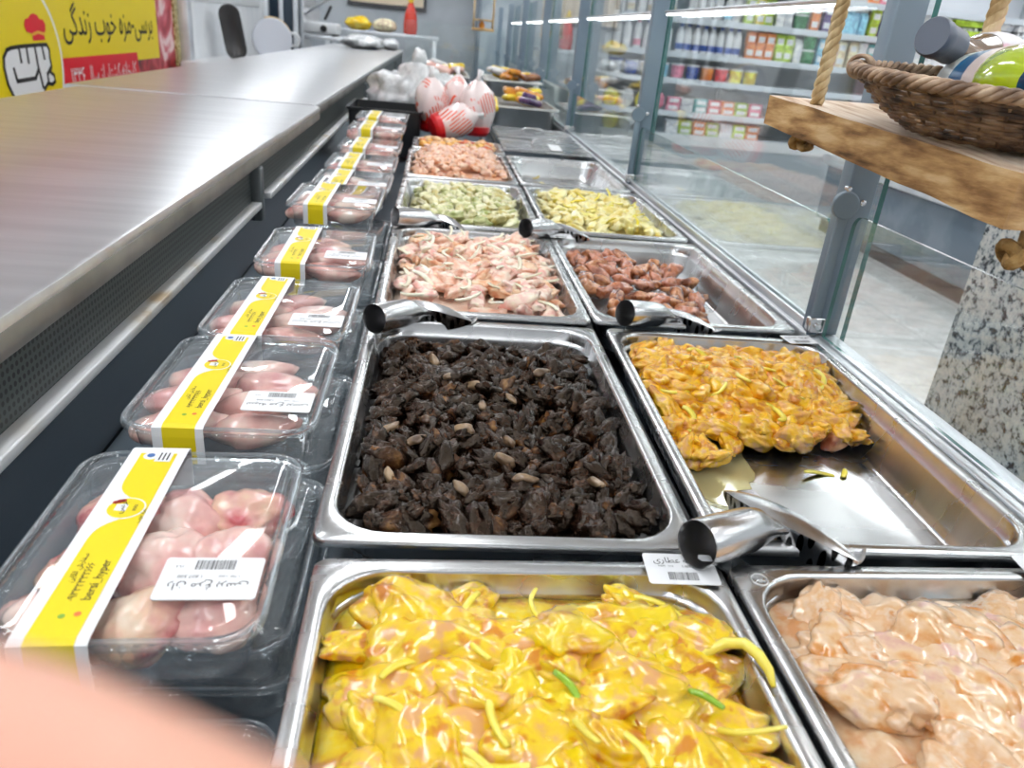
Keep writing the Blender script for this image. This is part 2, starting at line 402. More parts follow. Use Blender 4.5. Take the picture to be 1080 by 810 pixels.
def pane(x, t, y0, y1, z0, z1, rcorner=.02):
    """glass sheet with green ground edges; top corners rounded"""
    out = []; n = 6; yc = (y0+y1)/2
    out += [(y0, z0), (y1, z0)]
    for k in range(n+1):
        a = PI/2*k/n; out.append((y1-rcorner+rcorner*math.cos(a), z1-rcorner+rcorner*math.sin(a)))
    for k in range(n+1):
        a = PI/2+PI/2*k/n; out.append((y0+rcorner+rcorner*math.cos(a), z1-rcorner+rcorner*math.sin(a)))
    N_ = len(out)
    vs = [(-t/2, a-yc, b-z0) for a, b in out]+[(t/2, a-yc, b-z0) for a, b in out]
    s = mesh('glass_pane', vs, [tuple(reversed(range(N_))), tuple(range(N_, 2*N_))], GLASS, case, False, None, (x, yc, z0))
    mesh('ground_edge', vs, [(i, (i+1) % N_, N_+(i+1) % N_, N_+i) for i in range(N_)], GEDGE, s, False)
    return s
for a, b in [(-.7, 1.055), (1.115, 2.335), (2.385, 3.595), (3.645, 4.855), (4.905, 6.115), (6.165, 7.375)]: pane(.360, .006, a, b, ZD+.003, ZD+.190 if a < 1 else ZD+.168)
for a, b in [(1.070, 2.345), (2.375, 3.605), (3.635, 4.865), (4.895, 6.125), (6.155, 7.385)]: pane(.400, .008, a, b, ZD-.03, ZD+.60, .003)
# slim LED tubes under the hood of the glass front
LED = emit('led_tube', (.95, .98, 1.0), 5.0)
for a, b in [(1.28, 2.31), (2.41, 3.57), (3.67, 4.83), (4.93, 6.09), (6.19, 7.35)]:
    h = (b-a)/2
    s = MB().bbox(-.006, .010, -h, h, .002, .010, .002).build('led_housing', LSTEEL, case, loc=(.375, (a+b)/2, ZD+.468))
    MB().tube([(0, -h+.01, 0), (0, h-.01, 0)], .0028, 10).build('led_tube', LED, s)
# end glass and steel frame at the far end of the case
e_ = pane(0, .006, -.55, .34, 0, .42, .003); e_.location = (-.1, 7.6, ZD); e_.rotation_euler = (0, 0, -PI/2)

# ================================================================== PANS
PW, PD = .325, .53
def make_pan(depth):
    r = [rrect(.1625, .265, .012, -.008), rrect(.1625, .265, .012, -.002), rrect(.1608, .2633, .011, 0), rrect(.1512, .2537, .048, 0), rrect(.1492, .2517, .047, -.0008),
         rrect(.1478, .2503, .046, -.004), rrect(.1472, .2497, .045, -.016), rrect(.1440, .2465, .043, -.0185), rrect(.1432, .2457, .042, -.022),
         rrect(.1360, .2385, .038, -depth+.014), rrect(.1335, .2360, .037, -depth+.005), rrect(.1290, .2315, .034, -depth+.001), rrect(.1230, .2255, .030, -depth)]
    # outer skin
    q = [rrect(.1612, .2637, .011, -.008), rrect(.1612, .2637, .011, -.0025), rrect(.1512, .2537, .048, -.0016), rrect(.1490, .2515, .046, -.004), rrect(.1484, .2509, .046, -.017),
         rrect(.1452, .2477, .043, -.020), rrect(.1372, .2397, .038, -depth+.014), rrect(.1300, .2325, .034, -depth-.001), rrect(.1230, .2255, .030, -depth-.0015)]
    m = MB(); m.loft(r, False, True); m.loft(list(reversed(q)), True, False); m.loft([q[0], r[0]])
    return m
_pans = {}
def pan(depth, pos, label):
    x, y, a = pos
    if depth not in _pans:
        o = sharp(make_pan(depth).build('steel_pan', STEEL), .9); _pans[depth] = o.data
    else: o = link('steel_pan', _pans[depth])
    o.location = (x, y, ZD); o.rotation_euler = (0, 0, a)
    return tag(o, label, 'pan', 'steel food pans')
PAN = dict(yellow=(-.157, .231, .011), black=(-.165, .781, -.007), white=(-.160, 1.339, 0), green=(-.165, 1.903, -.005), salmon=(-.166, 2.470, .008),
           pink=(.1745, .233, .012), orange=(.176, .782, -.015), brown=(.168, 1.347, .008), pale=(.168, 1.917, -.004), empty=(.166, 2.485, .004))
pan(.065, PAN['yellow'], 'steel pan of bright yellow marinated chicken at the bottom of the picture')
pan(.065, PAN['black'], 'steel pan full of black marinated chicken in the middle')
pan(.065, PAN['white'], 'steel pan of pale raw chicken strips with onion behind the black chicken')
pan(.065, PAN['green'], 'steel pan of pale green marinated chicken on the left side')
pan(.065, PAN['salmon'], 'steel pan heaped with small salmon coloured chicken pieces')
pan(.065, PAN['pink'], 'steel pan of pink creamy marinated chicken in the bottom right corner')
pan(.065, PAN['orange'], 'half empty steel pan of orange saffron chicken with a scoop, right of the black chicken')
pan(.065, PAN['brown'], 'steel pan of glossy brown chicken pieces')
pan(.065, PAN['pale'], 'steel pan of pale yellow chicken strips on the right side')
pan(.065, PAN['empty'], 'nearly empty steel pan with a few yellow scraps')

def in_pan(key, u, v, z):
    x, y, a = PAN[key]; c, s = math.cos(a), math.sin(a)
    return Vector((x+u*c-v*s, y+u*s+v*c, ZD+z))
# ------------------------------------------------------------------ food shapes
def blob(size, seed, sub=3, amp=.28, freq=1.3, fine=.07, ff=4.0, pear=0.0, bend=0.0, crease=0.0, cf=1.6, twist=0.0):
    bm = bmesh.new(); bmesh.ops.create_icosphere(bm, subdivisions=sub, radius=1)
    off = Vector((seed*3.7, seed*1.9, seed*2.3))
    for v in bm.verts:
        n = v.co.copy()
        d = 1+amp*noise.noise(n*freq+off)+fine*noise.noise(n*ff+off*2)
        if crease: d -= crease*max(0, 1-abs(noise.noise(n*cf+off*1.3))*5)
        p = n*d
        if pear: k = 1-pear*(p.x*.5+.5); p.y *= k; p.z *= k
        if twist:
            a = twist*p.x; p.y, p.z = p.y*math.cos(a)-p.z*math.sin(a), p.y*math.sin(a)+p.z*math.cos(a)
        if bend: p.y += bend*p.x*p.x; p.z += .5*bend*p.x*abs(p.x)
        v.co = Vector((p.x*size[0], p.y*size[1], p.z*size[2]))
    bm.normal_update()
    me = bpy.data.meshes.new('piece'); bm.to_mesh(me); bm.free()
    me.polygons.foreach_set('use_smooth', [True]*len(me.polygons))
    return me
def strip_mesh(length, rad, seed, curl=1.2, n=14, seg=8, fl=.55):
    rnd = random.Random(seed); pts = []; p = Vector((0, 0, 0)); a = 0; b = 0; st = length/n
    for i in range(n+1):
        pts.append(p.copy()); a += curl/n*(1+.6*rnd.uniform(-1, 1)); b += rnd.uniform(-.12, .12)
        p = p+Vector((math.cos(a), math.sin(a), .25*math.sin(b+i*.2)))*st
    c = sum(pts, Vector())/len(pts); pts = [q-c for q in pts]
    rr = [rad*(.45+.55*math.sin(PI*min(1, max(0, (i+.4)/(n+.8))))**.4) for i in range(n+1)]
    m = MB().tube(pts, rr, seg, flatz=fl)
    me = bpy.data.meshes.new('strip'); me.from_pydata([tuple(v) for v in m.v], [], m.f); me.polygons.foreach_set('use_smooth', [True]*len(me.polygons)); return me
def with_mat(me, mat):
    me.materials.clear(); me.materials.append(mat); return me
def scatter(rnd, n, mind, hw, hd, ok=None, tries=4000):
    pts = []
    for _ in range(tries):
        if len(pts) >= n: break
        u, v = rnd.uniform(-hw, hw), rnd.uniform(-hd, hd)
        # rounded corners
        du, dv = max(0, abs(u)-(hw-.04)), max(0, abs(v)-(hd-.04))
        if du*du+dv*dv > .0016: continue
        if ok and not ok(u, v): continue
        if all((u-a)**2+(v-b)**2 > mind*mind for a, b in pts): pts.append((u, v))
    return pts
def pile(key, rnd, meshes, pts, zf, name, label, cat, group, smin=.8, smax=1.2, tilt=.5, rz=None, reach=0):
    for k, (u, v) in enumerate(pts):
        o = link(name, rnd.choice(meshes))
        o.location = in_pan(key, u, v, zf(u, v)); s = rnd.uniform(smin, smax)
        if reach: s = min(s, max(.5, (min(.139-abs(u), .242-abs(v))+.014)/reach))   # pieces stay inside the walls
        o.scale = (s, s*rnd.uniform(.85, 1.15), s*rnd.uniform(.9, 1.2))
        o.rotation_euler = (rnd.uniform(-tilt, tilt), rnd.uniform(-tilt, tilt), rz(rnd) if rz else rnd.uniform(0, 2*PI))
        tag(o, label, cat, group)
def sauce(key, name, label, mat, hw, hd, level, amp, freq, seed, cat='sauce', nx=44, ny=70, hump=0.0, region=None, corner=.036, fine=.0):
    vs = []; fs = []; x, y, a = PAN[key]
    for j in range(ny+1):
        for i in range(nx+1):
            u, v = (2*i/nx-1)*hw, (2*j/ny-1)*hd
            du, dv = abs(u)-(hw-corner), abs(v)-(hd-corner)
            if du > 0 and dv > 0:
                l = math.hypot(du, dv)
                if l > corner: du, dv = du*corner/l, dv*corner/l; u = math.copysign(hw-corner+du, u); v = math.copysign(hd-corner+dv, v)
            e = min(hw-abs(u), hd-abs(v)); edge = min(1, max(0, e/.03))
            h = amp*noise.noise(Vector((u*freq, v*freq, seed)))+amp*.5*noise.noise(Vector((u*freq*2.1, v*freq*2.1, seed+9)))+fine*noise.noise(Vector((u*freq*6, v*freq*6, seed+5)))
            z = level+h*(.25+.75*edge)+hump*edge
            if region: z = region(u, v, z)
            vs.append((u, v, z))
    for j in range(ny):
        for i in range(nx):
            k = j*(nx+1)+i; fs.append((k, k+1, k+nx+2, k+nx+1))
    o = mesh(name, vs, fs, mat); o.location = (x, y, ZD); o.rotation_euler = (0, 0, a)
    # a closed underside so that the heap has a body
    md = o.modifiers.new('thick', 'SOLIDIFY'); md.thickness = .004; md.offset = -1
    return tag(o, label, cat, None, 'stuff')
R0 = random.Random(11)

# ---- yellow chicken, bottom of the picture
YM = varied('yellow_marinade', [(.28, srgb(202, 137, 11)), (.42, srgb(228, 186, 8)), (.6, srgb(236, 204, 17)), (.78, srgb(236, 214, 85))], 60, .22, coat=.8, bump=.20, bscale=150, sss=.25, sssr=(.006, .004, .0015), rnd=False)
YC = [varied('yellow_chicken_a', [(.28, srgb(193, 116, 20)), (.44, srgb(230, 184, 11)), (.60, srgb(236, 201, 25)), (.76, srgb(234, 189, 102))], 55, .25, coat=.8, bump=.20, bscale=150, sss=.25, sssr=(.006, .004, .0015)),
      varied('yellow_chicken_b', [(.30, srgb(222, 165, 102)), (.42, srgb(232, 188, 51)), (.6, srgb(234, 201, 20)), (.75, srgb(212, 137, 25))], 60, .25, coat=.8, bump=.20, bscale=150, sss=.25, sssr=(.006, .004, .0015)),
      varied('yellow_chicken_c', [(.32, srgb(236, 208, 25)), (.5, srgb(232, 195, 13)), (.66, srgb(210, 150, 20)), (.8, srgb(228, 171, 119))], 50, .25, coat=.8, bump=.20, bscale=150, sss=.25, sssr=(.006, .004, .0015))]
ONION = varied('yellow_onion', [(.3, srgb(234, 212, 50)), (.7, srgb(243, 230, 110))], 20, .25, coat=.5)
CHILI = varied('green_chili', [(.3, srgb(110, 160, 14)), (.7, srgb(160, 196, 30))], 20, .25, coat=.5)
sauce('yellow', 'yellow_marinade', 'bright yellow oily marinade around the chicken in the front pan', YM, .1425, .245, -.022, .010, 22, 3.1, hump=.004, fine=.002)
ymesh = [with_mat(blob((.042, .025, .014), s, 4, .36, 1.25, .085, 3.6, bend=.25, crease=.16, cf=1.5, twist=.3), YC[s % 3]) for s in range(9)]
lumpz = lambda base, amp, f, seed: (lambda u, v: base+amp*noise.noise(Vector((u*f, v*f, seed))))
pile('yellow', R0, ymesh, scatter(R0, 100, .0215, .124, .228), lumpz(-.014, .008, 14, 3), 'yellow_chicken_piece', 'yellow marinated chicken piece in the front pan', 'chicken', 'yellow chicken pieces in the front pan', .75, 1.25, .35, None, .044)
omesh = [with_mat(strip_mesh(.075, .0032, s, 1.5), ONION) for s in range(5)]
pile('yellow', R0, omesh, scatter(R0, 34, .034, .118, .215), lumpz(-.001, .004, 14, 3), 'onion_strip', 'pale yellow onion strip on the yellow chicken', 'onion', 'onion strips in the front pan', .7, 1.1, .25)
HANG = [(-.039, .398, -.002), (-.027, .399, .006), (-.015, .395, .0095), (-.008, .385, .0085), (-.005, .373, .0065), (-.006, .361, .004)]
hp = [Vector(p)-Vector((-.02, .375, 0)) for p in HANG]
o = MB().tube([hp[0].lerp(hp[1], .0)+Vector((-.008, .004, -.006))]+hp, [.0022, .0034, .0040, .0042, .0041, .0036, .0018], 8).build('onion_strip', ONION, None, True, None, None); o.location = (-.02, .375, ZD)
tag(o, 'curved yellow onion strip hanging over the right rim of the front pan', 'onion')
for (u, v, a), l in zip([(.014, .129, 1.5), (.102, .118, 2.1)], ['green chili slice in the middle of the yellow chicken', 'green chili slice near the right rim of the yellow chicken pan']):
    o = link('chili_slice', with_mat(strip_mesh(.026, .0032, 5, 1.3, 10), CHILI)); o.location = in_pan('yellow', u, v, .006); o.rotation_euler = (.2, 0, a); tag(o, l, 'chili')

# ---- pink creamy chicken, bottom right
PM = varied('pink_cream_marinade', [(.26, srgb(202, 138, 81)), (.42, srgb(212, 168, 126)), (.6, srgb(220, 188, 151)), (.8, srgb(223, 207, 178))], 45, .25, coat=.8, bump=.20, bscale=150, sss=.25, sssr=(.004, .0035, .0025), rnd=False)
PC = [varied('pink_chicken_a', [(.28, srgb(204, 133, 58)), (.45, srgb(220, 176, 128)), (.62, srgb(227, 196, 161)), (.8, srgb(214, 170, 155))], 55, .25, coat=.8, bump=.20, bscale=150, sss=.25, sssr=(.004, .0035, .0025)),
      varied('pink_chicken_b', [(.3, srgb(223, 190, 155)), (.5, srgb(218, 172, 126)), (.68, srgb(227, 202, 174)), (.8, srgb(198, 131, 67))], 50, .25, coat=.8, bump=.20, bscale=150, sss=.25, sssr=(.004, .0035, .0025))]
sauce('pink', 'pink_marinade', 'creamy pink orange marinade around the chicken in the right front pan', PM, .1425, .245, -.020, .010, 20, 8.2, hump=.006, fine=.002)
pmesh = [with_mat(blob((.042, .030, .014), 20+s, 4, .34, 1.2, .080, 3.4, bend=.2, crease=.15, cf=1.4), PC[s % 2]) for s in range(8)]
pile('pink', R0, pmesh, scatter(R0, 100, .022, .124, .228), lumpz(-.015, .007, 13, 8), 'pink_chicken_piece', 'pink creamy marinated chicken piece in the right front pan', 'chicken', 'pink chicken pieces in the right front pan', .8, 1.25, .3, None, .047)

# ---- black chicken
BM_ = varied('black_marinade', [(.3, (.006, .004, .003)), (.7, (.022, .013, .008))], 30, .3, coat=.4, rnd=False)
BC = [varied('black_chicken_a', [(.40, srgb(17, 10, 6)), (.56, srgb(39, 23, 14)), (.68, srgb(70, 43, 24)), (.80, srgb(113, 79, 43))], 48, .24, coat=.18, bump=0.45, bscale=320, spec=.34, tint=(1.0, .74, .52)),
      varied('black_chicken_b', [(.42, srgb(13, 8, 5)), (.60, srgb(31, 17, 12)), (.74, srgb(63, 38, 23)), (.86, srgb(86, 59, 36))], 52, .24, coat=.18, bump=0.45, bscale=320, spec=.34, tint=(1.0, .74, .52)),
      varied('black_chicken_c', [(.38, srgb(19, 12, 8)), (.54, srgb(48, 29, 20)), (.66, srgb(19, 11, 8)), (.80, srgb(67, 45, 32))], 60, .24, coat=.18, bump=0.45, bscale=320, spec=.34, tint=(1.0, .74, .52))]
GARLIC = varied('browned_garlic', [(.3, srgb(80, 56, 38)), (.7, srgb(160, 134, 102))], 30, .3, coat=.4)
sauce('black', 'black_marinade', 'black sticky marinade between the black chicken pieces', BM_, .1400, .242, -.036, .006, 30, 5.5)
bmesh_ = [with_mat(blob((.0205, .0115, .0105), 40+s, 3, .46, 1.9, .26, 5.2, pear=.3 if s % 2 else 0, bend=.2, crease=.24, cf=1.9), BC[s % 3]) for s in range(10)]
bz = lambda u, v: -.020+.009*noise.noise(Vector((u*16, v*16, 2)))-.010*max(0, (v-.19)/.05)
pile('black', R0, bmesh_, scatter(R0, 290, .0130, .130, .222, lambda u, v: v < .215, 9000), bz, 'black_chicken_piece', 'black marinated chicken piece in the middle pan', 'chicken', 'black chicken pieces', .75, 1.25, .8)
gm = [with_mat(blob((.013, .0055, .005), 60+s, 3, .3, 1.2, .1), GARLIC) for s in range(3)]
pile('black', R0, gm, scatter(R0, 16, .035, .115, .2), lumpz(-.009, .004, 16, 2), 'garlic_clove', 'browned garlic clove among the black chicken', 'garlic', 'garlic cloves in the black chicken', .7, 1.15, .5)

# ---- orange saffron chicken
OC = [varied('orange_chicken_a', [(.3, srgb(204, 126, 14)), (.46, srgb(236, 176, 18)), (.64, srgb(240, 192, 46)), (.8, srgb(232, 176, 110))], 60, .22, coat=.6, bump=0.35, bscale=260),
      varied('orange_chicken_b', [(.3, srgb(226, 164, 84)), (.48, srgb(236, 184, 40)), (.66, srgb(228, 154, 12)), (.8, srgb(200, 118, 20))], 60, .22, coat=.6, bump=0.35, bscale=260)]
AMBER = clear('amber_juice', (.90, .86, .60), 1.0, .04, .05, (.80, .72, .38), .38)
heap = lambda u, v: v > .016+.22*max(0, u)+.022*noise.noise(Vector((u*20, v*20, 1))) or (u < -.080 and v > -.035)
def oz(u, v): return -.044+.028*min(1, max(0, (v-.22*max(0, u)-.01)/.10))+.005*noise.noise(Vector((u*20, v*20, 4)))
om = [with_mat(blob((.029, .018, .0125), 70+s, 4, .38, 1.4, .09, 3.8, bend=.3, crease=.16, cf=1.6), OC[s % 2]) for s in range(8)]
pile('orange', R0, om, scatter(R0, 125, .0165, .126, .226, heap, 9000), oz, 'orange_chicken_piece', 'orange saffron chicken piece in the half empty pan', 'chicken', 'orange chicken pieces', .75, 1.2, .5, None, .036)
pile('orange', R0, [with_mat(strip_mesh(.06, .0045, 30+s, 2.2), ONION) for s in range(3)], scatter(R0, 12, .035, .115, .21, lambda u, v: heap(u, v) and heap(u, v-.03)), lambda u, v: oz(u, v)+.011, 'onion_strip', 'yellow onion strip on the orange chicken', 'onion', 'onion strips on the orange chicken', .8, 1.1, .3)
o = link('chicken_piece', with_mat(blob((.030, .018, .015), 91, 3, .3, 1.2, .08, pear=.4), varied('bare_chicken', [(.3, srgb(196, 128, 84)), (.6, srgb(216, 160, 104)), (.8, srgb(160, 84, 58))], 24, .25, coat=.5)))
o.location = in_pan('orange', .108, .040, -.046); o.rotation_euler = (0, -.25, .5); tag(o, 'reddish chicken piece with bare skin at the right end of the orange heap', 'chicken')
for (u, v, a, L), l in zip([(.052, -.028, 2.9, .042), (.085, -.026, .6, .016)], ['thin yellow onion strip lying alone on the bare pan bottom', 'short yellow onion scrap beside the thin strip on the bare pan bottom']):
    o = link('onion_strip', with_mat(strip_mesh(L, .0036, 8, .9), ONION)); o.location = in_pan('orange', u, v, -.0615); o.rotation_euler = (0, 0, a); tag(o, l, 'onion')
vs = []; nn = 40
for k in range(nn):
    a = 2*PI*k/nn; rr = 1+.35*noise.noise(Vector((math.cos(a)*2.2, math.sin(a)*2.2, 3)))
    vs.append((-.075+.045*rr*math.cos(a), .005+.12*rr*math.sin(a), -.0632))
o = mesh('amber_juice', [(x, y, z+.001) for x, y, z in vs]+[(x, y, z) for x, y, z in vs], [tuple(range(nn))]+[(i, (i+1) % nn, nn+(i+1) % nn, nn+i) for i in range(nn)], AMBER, None, False)
o.location = (PAN['orange'][0], PAN['orange'][1], ZD); o.rotation_euler = (0, 0, PAN['orange'][2]); tag(o, 'puddle of yellow juice on the bare bottom of the orange chicken pan', 'juice', None, 'stuff')

# ---- pale raw strips with onion
WC = [varied('raw_strip_a', [(.3, srgb(222, 158, 130)), (.5, srgb(238, 196, 172)), (.7, srgb(243, 220, 200))], 60, .28, coat=.4, bump=0.30, bscale=240),
      varied('raw_strip_b', [(.3, srgb(230, 164, 150)), (.5, srgb(240, 206, 190)), (.7, srgb(246, 230, 206))], 60, .28, coat=.4, bump=0.30, bscale=240),
      varied('raw_strip_c', [(.3, srgb(214, 138, 96)), (.5, srgb(234, 186, 146)), (.7, srgb(240, 210, 176))], 60, .28, coat=.4, bump=0.30, bscale=240)]
WON = varied('white_onion', [(.3, srgb(232, 226, 196)), (.7, srgb(246, 243, 226))], 20, .25, coat=.5)
wm = [with_mat(blob((.030, .0145, .010), 100+s, 3, .42, 1.5, .12, bend=.35, crease=.18, cf=1.9), WC[s % 3]) for s in range(8)]
rim_f = lambda u, v: min(1, max(0, min(.14-abs(u), .235-abs(v))/.05))
wz = lambda u, v: -.030+.030*rim_f(u, v)+.005*noise.noise(Vector((u*18, v*18, 6)))
front_gap = lambda u, v: v > -.198 or u > .0
sauce('white', 'chicken_juice', 'pale creamy juice between the raw chicken strips', varied('pale_juice', [(.3, srgb(226, 184, 160)), (.7, srgb(240, 216, 196))], 20, .3, coat=.4, rnd=False), .140, .242, -.032, .004, 20, 6.5, nx=24, ny=36, hump=.014)
pile('white', R0, wm, scatter(R0, 125, .0185, .130, .222, front_gap, 6000), wz, 'chicken_strip', 'pale pink raw chicken strip in the pan behind the black chicken', 'chicken', 'raw chicken strips with onion', .75, 1.2, .5)
pile('white', R0, [with_mat(strip_mesh(.055, .0042, 50+s, 1.6), WON) for s in range(4)], scatter(R0, 44, .026, .122, .212, front_gap), lambda u, v: wz(u, v)+.009, 'onion_strip', 'white onion strip among the raw chicken strips', 'onion', 'onion strips in the raw chicken', .8, 1.15, .4)

# ---- glossy brown drumettes
RC = [varied('brown_chicken_a', [(.3, srgb(112, 56, 30)), (.5, srgb(176, 106, 60)), (.68, srgb(206, 146, 100)), (.8, srgb(150, 76, 44))], 60, .2, coat=.7, bump=0.35, bscale=240),
      varied('brown_chicken_b', [(.3, srgb(150, 84, 62)), (.5, srgb(196, 128, 98)), (.7, srgb(170, 92, 44)), (.8, srgb(110, 50, 28))], 60, .2, coat=.7, bump=0.35, bscale=240)]
dm = [with_mat(blob((.030, .019, .016), 130+s, 3, .30, 1.4, .08, pear=.55, bend=.15, crease=.12), RC[s % 2]) for s in range(6)]
bh = lambda u, v: u < .095-.25*max(0, -v) and not (u > .05 and v < -.06) and v < .20
dz = lambda u, v: -.044+.020*min(1, max(0, (.11-u)/.12))+.006*noise.noise(Vector((u*20, v*20, 14)))
pile('brown', R0, dm, scatter(R0, 62, .024, .122, .22, bh, 6000), dz, 'chicken_drumette', 'glossy brown chicken drumette in the right hand pan', 'chicken', 'brown chicken drumettes', .75, 1.1, .5)
def puddle(key, name, label, col, cu, cv, ru, rv, z):
    vs = []
    for k in range(36):
        a = 2*PI*k/36; rr = 1+.2*noise.noise(Vector((math.cos(a)*1.5, math.sin(a)*1.5, cu*50))); vs.append((cu+ru*rr*math.cos(a), cv+rv*rr*math.sin(a), z))
    o = mesh(name, [(x, y, z_+.0012) for x, y, z_ in vs]+vs, [tuple(range(36))]+[(i, (i+1) % 36, 36+(i+1) % 36, 36+i) for i in range(36)], col, None, False)
    o.location = (PAN[key][0], PAN[key][1], ZD); o.rotation_euler = (0, 0, PAN[key][2]); return tag(o, label, 'juice', None, 'stuff')
puddle('brown', 'orange_oil', 'orange oil pooled at the front of the brown chicken pan', varied('orange_oil', [(.3, srgb(196, 118, 20)), (.7, srgb(222, 150, 30))], 20, .15, coat=.6, rnd=False), -.045, -.15, .075, .055, -.0645)

# ---- pale green, pale yellow, salmon, mixed
GC = [varied('green_chicken_a', [(.3, srgb(150, 160, 84)), (.5, srgb(206, 206, 148)), (.7, srgb(232, 228, 186))], 30, .3, coat=.4),
      varied('green_chicken_b', [(.3, srgb(190, 172, 96)), (.5, srgb(218, 212, 160)), (.7, srgb(238, 232, 200))], 30, .3, coat=.4)]
gmesh = [with_mat(blob((.022, .012, .009), 150+s, 3, .46, 1.7, .18, bend=.35, crease=.15), GC[s % 2]) for s in range(6)]
hz = lambda b, h, s: (lambda u, v: b+h*rim_f(u, v)+.006*noise.noise(Vector((u*20, v*20, s))))
sauce('green', 'green_marinade', 'pale green marinade in the pan behind the raw strips', varied('green_marinade', [(.3, srgb(196, 196, 130)), (.7, srgb(226, 222, 176))], 24, .35, coat=.3, rnd=False), .136, .238, -.040, .004, 20, 9.5, nx=20, ny=30, hump=.018)
pile('green', R0, gmesh, scatter(R0, 150, .0165, .118, .205, None, 6000), hz(-.032, .030, 21), 'pale_green_chicken_piece', 'pale green marinated chicken piece in the left pan', 'chicken', 'pale green chicken pieces', .75, 1.2, .5)
LC = [varied('pale_chicken_a', [(.3, srgb(228, 204, 104)), (.5, srgb(242, 228, 150)), (.7, srgb(246, 240, 196))], 30, .3, coat=.4),
      varied('pale_chicken_b', [(.3, srgb(236, 214, 130)), (.5, srgb(243, 234, 178)), (.7, srgb(232, 220, 120))], 30, .3, coat=.4)]
lm = [with_mat(blob((.025, .011, .009), 170+s, 3, .46, 1.7, .18, bend=.4, crease=.15), LC[s % 2]) for s in range(6)]
sauce('pale', 'pale_marinade', 'pale yellow marinade in the right pan', varied('pale_marinade', [(.3, srgb(234, 216, 130)), (.7, srgb(243, 232, 176))], 24, .35, coat=.3, rnd=False), .136, .238, -.040, .004, 20, 10.5, nx=20, ny=30, hump=.018)
pile('pale', R0, lm, scatter(R0, 150, .0168, .122, .215, lambda u, v: u < .13-.1*max(0, -v), 6000), hz(-.030, .030, 23), 'chicken_strip', 'pale yellow chicken strip in the right pan', 'chicken', 'pale yellow chicken strips', .75, 1.2, .5)
pile('pale', R0, [with_mat(strip_mesh(.05, .004, 80+s, 2), ONION) for s in range(3)], scatter(R0, 24, .035, .11, .2), lambda u, v: hz(-.030, .030, 23)(u, v)+.009, 'onion_strip', 'onion strip on the pale yellow chicken', 'onion', 'onion strips on the pale chicken', .8, 1.1, .4)
SCm = [varied('salmon_chicken_a', [(.3, srgb(222, 150, 110)), (.5, srgb(236, 184, 150)), (.7, srgb(243, 212, 186))], 40, .3, coat=.4),
       varied('salmon_chicken_b', [(.3, srgb(228, 170, 146)), (.5, srgb(240, 204, 180)), (.7, srgb(226, 160, 110))], 40, .3, coat=.4)]
sm = [with_mat(blob((.015, .010, .008), 190+s, 3, .40, 1.6, .16, crease=.12), SCm[s % 2]) for s in range(6)]
sauce('salmon', 'salmon_marinade', 'salmon coloured marinade under the small chicken pieces', varied('salmon_marinade', [(.3, srgb(226, 160, 120)), (.7, srgb(238, 200, 170))], 24, .35, coat=.3, rnd=False), .140, .242, -.020, .004, 20, 12.5, nx=20, ny=30, hump=.022)
pile('salmon', R0, sm, scatter(R0, 290, .0125, .134, .230, None, 12000), hz(-.014, .036, 25), 'salmon_chicken_piece', 'small salmon coloured chicken piece in the heaped pan', 'chicken', 'salmon chicken pieces', .8, 1.2, .5)
em = [with_mat(strip_mesh(.05, .007, 90+s, 1.4), LC[s % 2]) for s in range(3)]
for k, (u, v, a) in enumerate([(.085, -.02, .3), (.095, -.05, 1.2), (.075, -.07, 2.2), (.10, -.09, .7), (.06, -.04, 1.8), (.088, -.12, 2.8)]):
    o = link('chicken_strip', em[k % 3]); o.location = in_pan('empty', u, v, -.052); o.rotation_euler = (.2, .1, a); tag(o, 'yellow chicken scrap lying at the right side of the nearly empty pan', 'chicken', 'yellow scraps in the nearly empty pan')
for k, (u, v) in enumerate([(-.06, .17), (-.05, .05), (-.11, .02)]):
    o = link('chicken_strip', em[k % 3]); o.location = in_pan('empty', u, v, -.054); o.rotation_euler = (0, 0, 1.3*k); o.scale = (.7, .7, .7); tag(o, 'small yellow scrap stuck at the left side of the nearly empty pan', 'chicken', 'yellow scraps at the left of the nearly empty pan')

# embossed ring with a mark on the rim corner of the pink pan
m = MB(); m.tube([(.0068*math.cos(2*PI*k/28), .0068*math.sin(2*PI*k/28), 0) for k in range(28)], .0006, 6, closed=True)
for s in (-1, 1):
    m.tube([(s*.0042, .003, 0), (s*.0008, 0, 0), (s*.0042, -.003, 0)], .0005, 6); m.tube([(s*.0008, .0032, 0), (s*.0008, -.0032, 0)], .0005, 6)
x, y, a = PAN['pink']
pk = [o for o in bpy.data.objects if o.get('label', '').startswith('steel pan of pink creamy')][0]
pk.data = pk.data.copy()
m.build('stamped_mark', flat('stamp_bright', (.9, .9, .9), .35, .8), pk).location = (-.1415, .2445, .0006)

